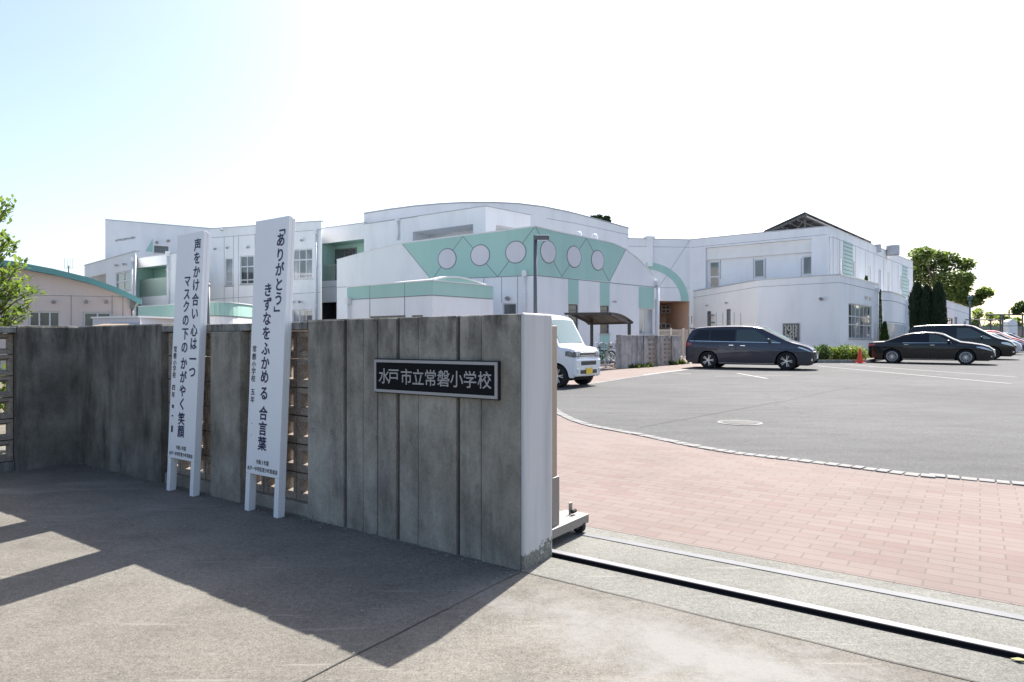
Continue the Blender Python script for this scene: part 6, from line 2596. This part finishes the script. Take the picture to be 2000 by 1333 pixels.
def low_wall():
    a, b_ = gp(1213.5, 720.5), gp(1329, 711.5)
    t = thing("low_wall", "pale weathered concrete wall with two columns of screen blocks before the passage", "wall", (a.x, a.y, g(a.y)), math.atan2(b_.y - a.y, b_.x - a.x))
    L_ = (b_ - a).length
    Hh = zat(655.5, (a.y + b_.y) / 2) - g(a.y)
    F = Facade(a, b_, Hh)
    u = lambda px: F.uz(px, 690)[0]
    k = MB()
    for (p, q, rc) in [(1213.5, 1233, 0), (1233.4, 1245, .02), (1245.4, 1256.5, .0), (1283.5, 1296.5, -.03), (1312.5, 1329.3, -.02), (1256.9, 1266, -.03)]:
        k.box(u(p), u(q) - .012, rc, .24, -.2, Hh)
    k.build("panel", M['farwall'], t, bevel=.012)
    s = MB()
    for (p, q) in [(1266, 1283.3), (1296.7, 1312.3)]:
        x0, x1 = u(p), u(q)
        w = (x1 - x0) / 2
        hh = (Hh - .16) / 6
        for i in range(2):
            for j in range(6):
                block(s, x0 + i * w, .06 + j * hh, w, hh, .05, .12, hw=w * .62, hh=hh * .5)
    s.build("block_screen", M['farblock'], t)
    c = MB()
    for (p, q) in [(1266, 1283.3), (1296.7, 1312.3)]:
        c.box(u(p), u(q), .03, .24, Hh - .10, Hh - .01); c.box(u(p), u(q), .03, .24, -.2, .06)
    c.build("coping", M['farwall'], t)
    rnd = random.Random(3)
    for i, (px, lab) in enumerate([(1232, "weed tuft at the left part of the low wall's foot"), (1246, "weed tuft below the narrow strip panels of the low wall"), (1262, "weed tuft just left of the first screen block column"), (1311, "weed tuft below the right end of the second screen column"), (1327, "tall weed tuft at the right end of the low wall")]):
        q = F.P(u(px), 0, .10)
        w = thing("weed_tuft", lab, "weed", (q[0], q[1], g(q[1])), 0, "weeds along the foot of the low wall")
        m_ = MB()
        for j in range(70):
            p0 = Vector((rnd.gauss(0, .14), rnd.gauss(0, .04), 0))
            hgt = rnd.uniform(.08, .26) * (1.5 if i == 4 else 1)
            d = Vector((rnd.gauss(0, .4), rnd.gauss(0, .4), 1)).normalized()
            sd = d.cross(Vector((rnd.uniform(-1, 1), rnd.uniform(-1, 1), 0))).normalized() * .018
            m_.add([p0 - sd, p0 + d * hgt * .5 - sd * 1.3, p0 + d * hgt, p0 + d * hgt * .5 + sd * 1.3, p0 + sd], [(0, 1, 2, 3, 4)])
        m_.build("leaf_blades", M['weed'], w)


low_wall()


def school_fence():
    y = 40.0
    a, b_ = py2(1286, y), py2(1352, y)
    t = thing("passage_gate", "beige barred metal gate across the salmon passage", "gate", (a.x, a.y, g(y)))
    z = g(y)
    zt = zat(645, y)
    k = MB()
    for i in range(30):
        p = a.lerp(b_, i / 29)
        k.bar((p.x, p.y, z + .08), (p.x, p.y, zt), .028)
    k.bar((a.x, a.y, zt), (b_.x, b_.y, zt), .05); k.bar((a.x, a.y, z + .1), (b_.x, b_.y, z + .1), .05)
    k.build("bar_infill", M['fencem'], t, local=False)
    for px in (1286, 1311, 1335, 1352):
        p = py2(px, y); k = MB(); k.bar((p.x, p.y, z - .02), (p.x, p.y, zt + .12), .10); k.build("post", M['fencem'], t, local=False)
    # taller pipe frame at its right
    p, q = py2(1345, y - .3), py2(1351, y - .3)
    t2 = thing("pipe_frame", "slim grey pipe frame standing where the passage gate meets the annex", "frame", (p.x, p.y, z))
    k = MB(); zt2 = zat(618, y)
    k.tube([(p.x, p.y, z - .02), (p.x, p.y, zt2), (q.x, q.y, zt2), (q.x, q.y, zat(632, y)), (p.x, p.y, zat(632, y))], .035, 8)
    k.build("pipe", M['frame_dark'], t2, local=False)


school_fence()


def steel_frame():
    y = 66.0
    a = py2(1905, y)
    t = thing("steel_frame", "long grey steel pipe frame with a high top bar beyond the parked cars", "frame", (a.x, a.y, g(y)))
    z = g(y)
    zt, zl = zat(615, y), zat(625, y)
    for px, top in ((1912, zl), (1935, zl), (1954, zt), (1958, zt), (1997, zt), (1875, zl)):
        p = py2(px, y); k = MB(); k.tube([(p.x, p.y, z - .05), (p.x, p.y, top)], .07, 8); k.build("post", M['panelrail'], t, local=False)
    k = MB()
    p, q = py2(1930, y), py2(2040, y); k.tube([(p.x, p.y, zt), (q.x, q.y, zt)], .075, 8)
    k.build("top_bar", M['panelrail'], t, local=False)
    k = MB()
    p, q = py2(1873, y), py2(1956, y); k.tube([(p.x, p.y, zl), (q.x, q.y, zl)], .06, 8)
    p, q = py2(1912, y), py2(2040, y); k.tube([(p.x, p.y, zat(637, y)), (q.x, q.y, zat(637, y))], .03, 6)
    k.build("low_bar", M['panelrail'], t, local=False)


steel_frame()


def far_bits():
    y = 56.0
    p = py2(1894.5, y)
    t = thing("flood_light_pole", "tall dark blue-green pole in front of the big tree", "pole", (p.x, p.y, g(y)))
    k = MB(); k.tube([(0, 0, -.05), (0, 0, zat(582, y) - g(y))], [.09, .07], 10); k.build("shaft", M['postblue'], t, smooth=True)
    k = MB(); zz = zat(580, y) - g(y)
    k.box(-.16, .16, -.1, .1, zz - .15, zz + .05); k.build("top_cap", M['postblue'], t, bevel=.03)
    y = 80.0
    p = py2(1973, y)
    t = thing("round_topped_hut", "small white hut with a rounded top beyond the last cars", "hut", (p.x, p.y, g(y)))
    k = MB(); s = y / FPX
    w = 9 * s
    zt = zat(624, y) - g(y)
    pts = [(-w, 0), (w, 0)] + [(w * math.cos(R(a)), zt - w + w * math.sin(R(a))) for a in range(0, 181, 15)]
    n = len(pts)
    vs = [(x, -w * .8, z) for x, z in pts] + [(x, w * .8, z) for x, z in pts]
    k.add(vs, [tuple(range(n)), tuple(range(2 * n - 1, n - 1, -1))] + [(i, (i + 1) % n, n + (i + 1) % n, n + i) for i in range(n)])
    k.build("shell", M['white'], t)
    k = MB(); k.box(-w * .4, w * .4, -w * .8 - .05, -w * .8 - .004, 0, zt * .5); k.build("door", M['louvre'], t)
    # low far wall
    y = 92.0
    a, b_ = py2(1890, y), py2(2090, y)
    t = thing("boundary_wall", "long low brownish boundary wall with a dull green top at the far side of the lot", "wall", (a.x, a.y, g(y)))
    k = MB(); zt = zat(638, y)
    k.box(a.x, b_.x, y, y + .3, g(y) - .1, zt - .45); k.build("wall_body", plain("brownish_wall", (.36, .28, .26), .9, var=.12, vscale=.5), t, local=False)
    k = MB(); k.box(a.x, b_.x, y - .06, y + .36, zt - .45, zt); k.build("green_top", plain("dull_green_top", (.20, .24, .20), .8), t, local=False)
    y = 120
    p = py2(1971, y)
    t = thing("utility_pole", "distant utility pole with a short cross arm above the hut", "pole", (p.x, p.y, g(y)))
    k = MB(); zz = zat(605, y) - g(y)
    k.tube([(0, 0, -.1), (0, 0, zz)], [.16, .12], 8); k.build("shaft", M['frame_dark'], t)
    k = MB(); k.bar((-.9, 0, zz - .6), (.9, 0, zz - .6), .1); k.build("cross_arm", M['frame_dark'], t)


far_bits()

# a few fallen leaves on the gate apron
rl = random.Random(2)
for i, (px, py, lab) in enumerate([(1992, 1293, "yellowish dry leaf against the raised rail at the right edge"), (1113, 1046, "tiny dry leaf under the gate foot wheel")]):
    p = gp(px, py)
    t = thing("fallen_leaf", lab, "leaf", (p.x, p.y, .004), rl.uniform(0, 6))
    k = MB()
    s = .03 if i == 0 else .012
    k.add([(-s, 0, .002), (-.2 * s, -.5 * s, .006), (s, 0, .008), (-.1 * s, .5 * s, .006), (0, 0, .001)], [(0, 1, 4), (1, 2, 4), (2, 3, 4), (3, 0, 4)])
    k.build("blade", plain("dry_leaf", (.30, .30, .10), .7), t)

# dry litter and grit gathered along the foot of the gate wall
rg_ = random.Random(17)
lt = MB()
for i in range(900):
    x = rg_.uniform(-5.2, .02)
    y = -abs(rg_.gauss(0, .05)) - .006
    if rg_.random() < .12: y = -rg_.uniform(0, 1.4)
    p = loc2w(x, y)
    s_ = rg_.uniform(.003, .011)
    a = rg_.uniform(0, 6.28)
    dx, dy = s_ * math.cos(a), s_ * math.sin(a)
    z = .004 + rg_.uniform(0, .004)
    w_ = rg_.uniform(.3, .7)
    lt.add([(p.x - dx, p.y - dy, z), (p.x + dy * w_, p.y - dx * w_, z + .003), (p.x + dx, p.y + dy, z + .001), (p.x - dy * w_, p.y + dx * w_, z + .002)], [(0, 1, 2, 3)], i % 2)
lt.build("leaf_litter", [plain("dry_litter", (.16, .125, .08), .9), plain("pale_grit", (.30, .285, .26), .9)])["kind"] = "stuff"
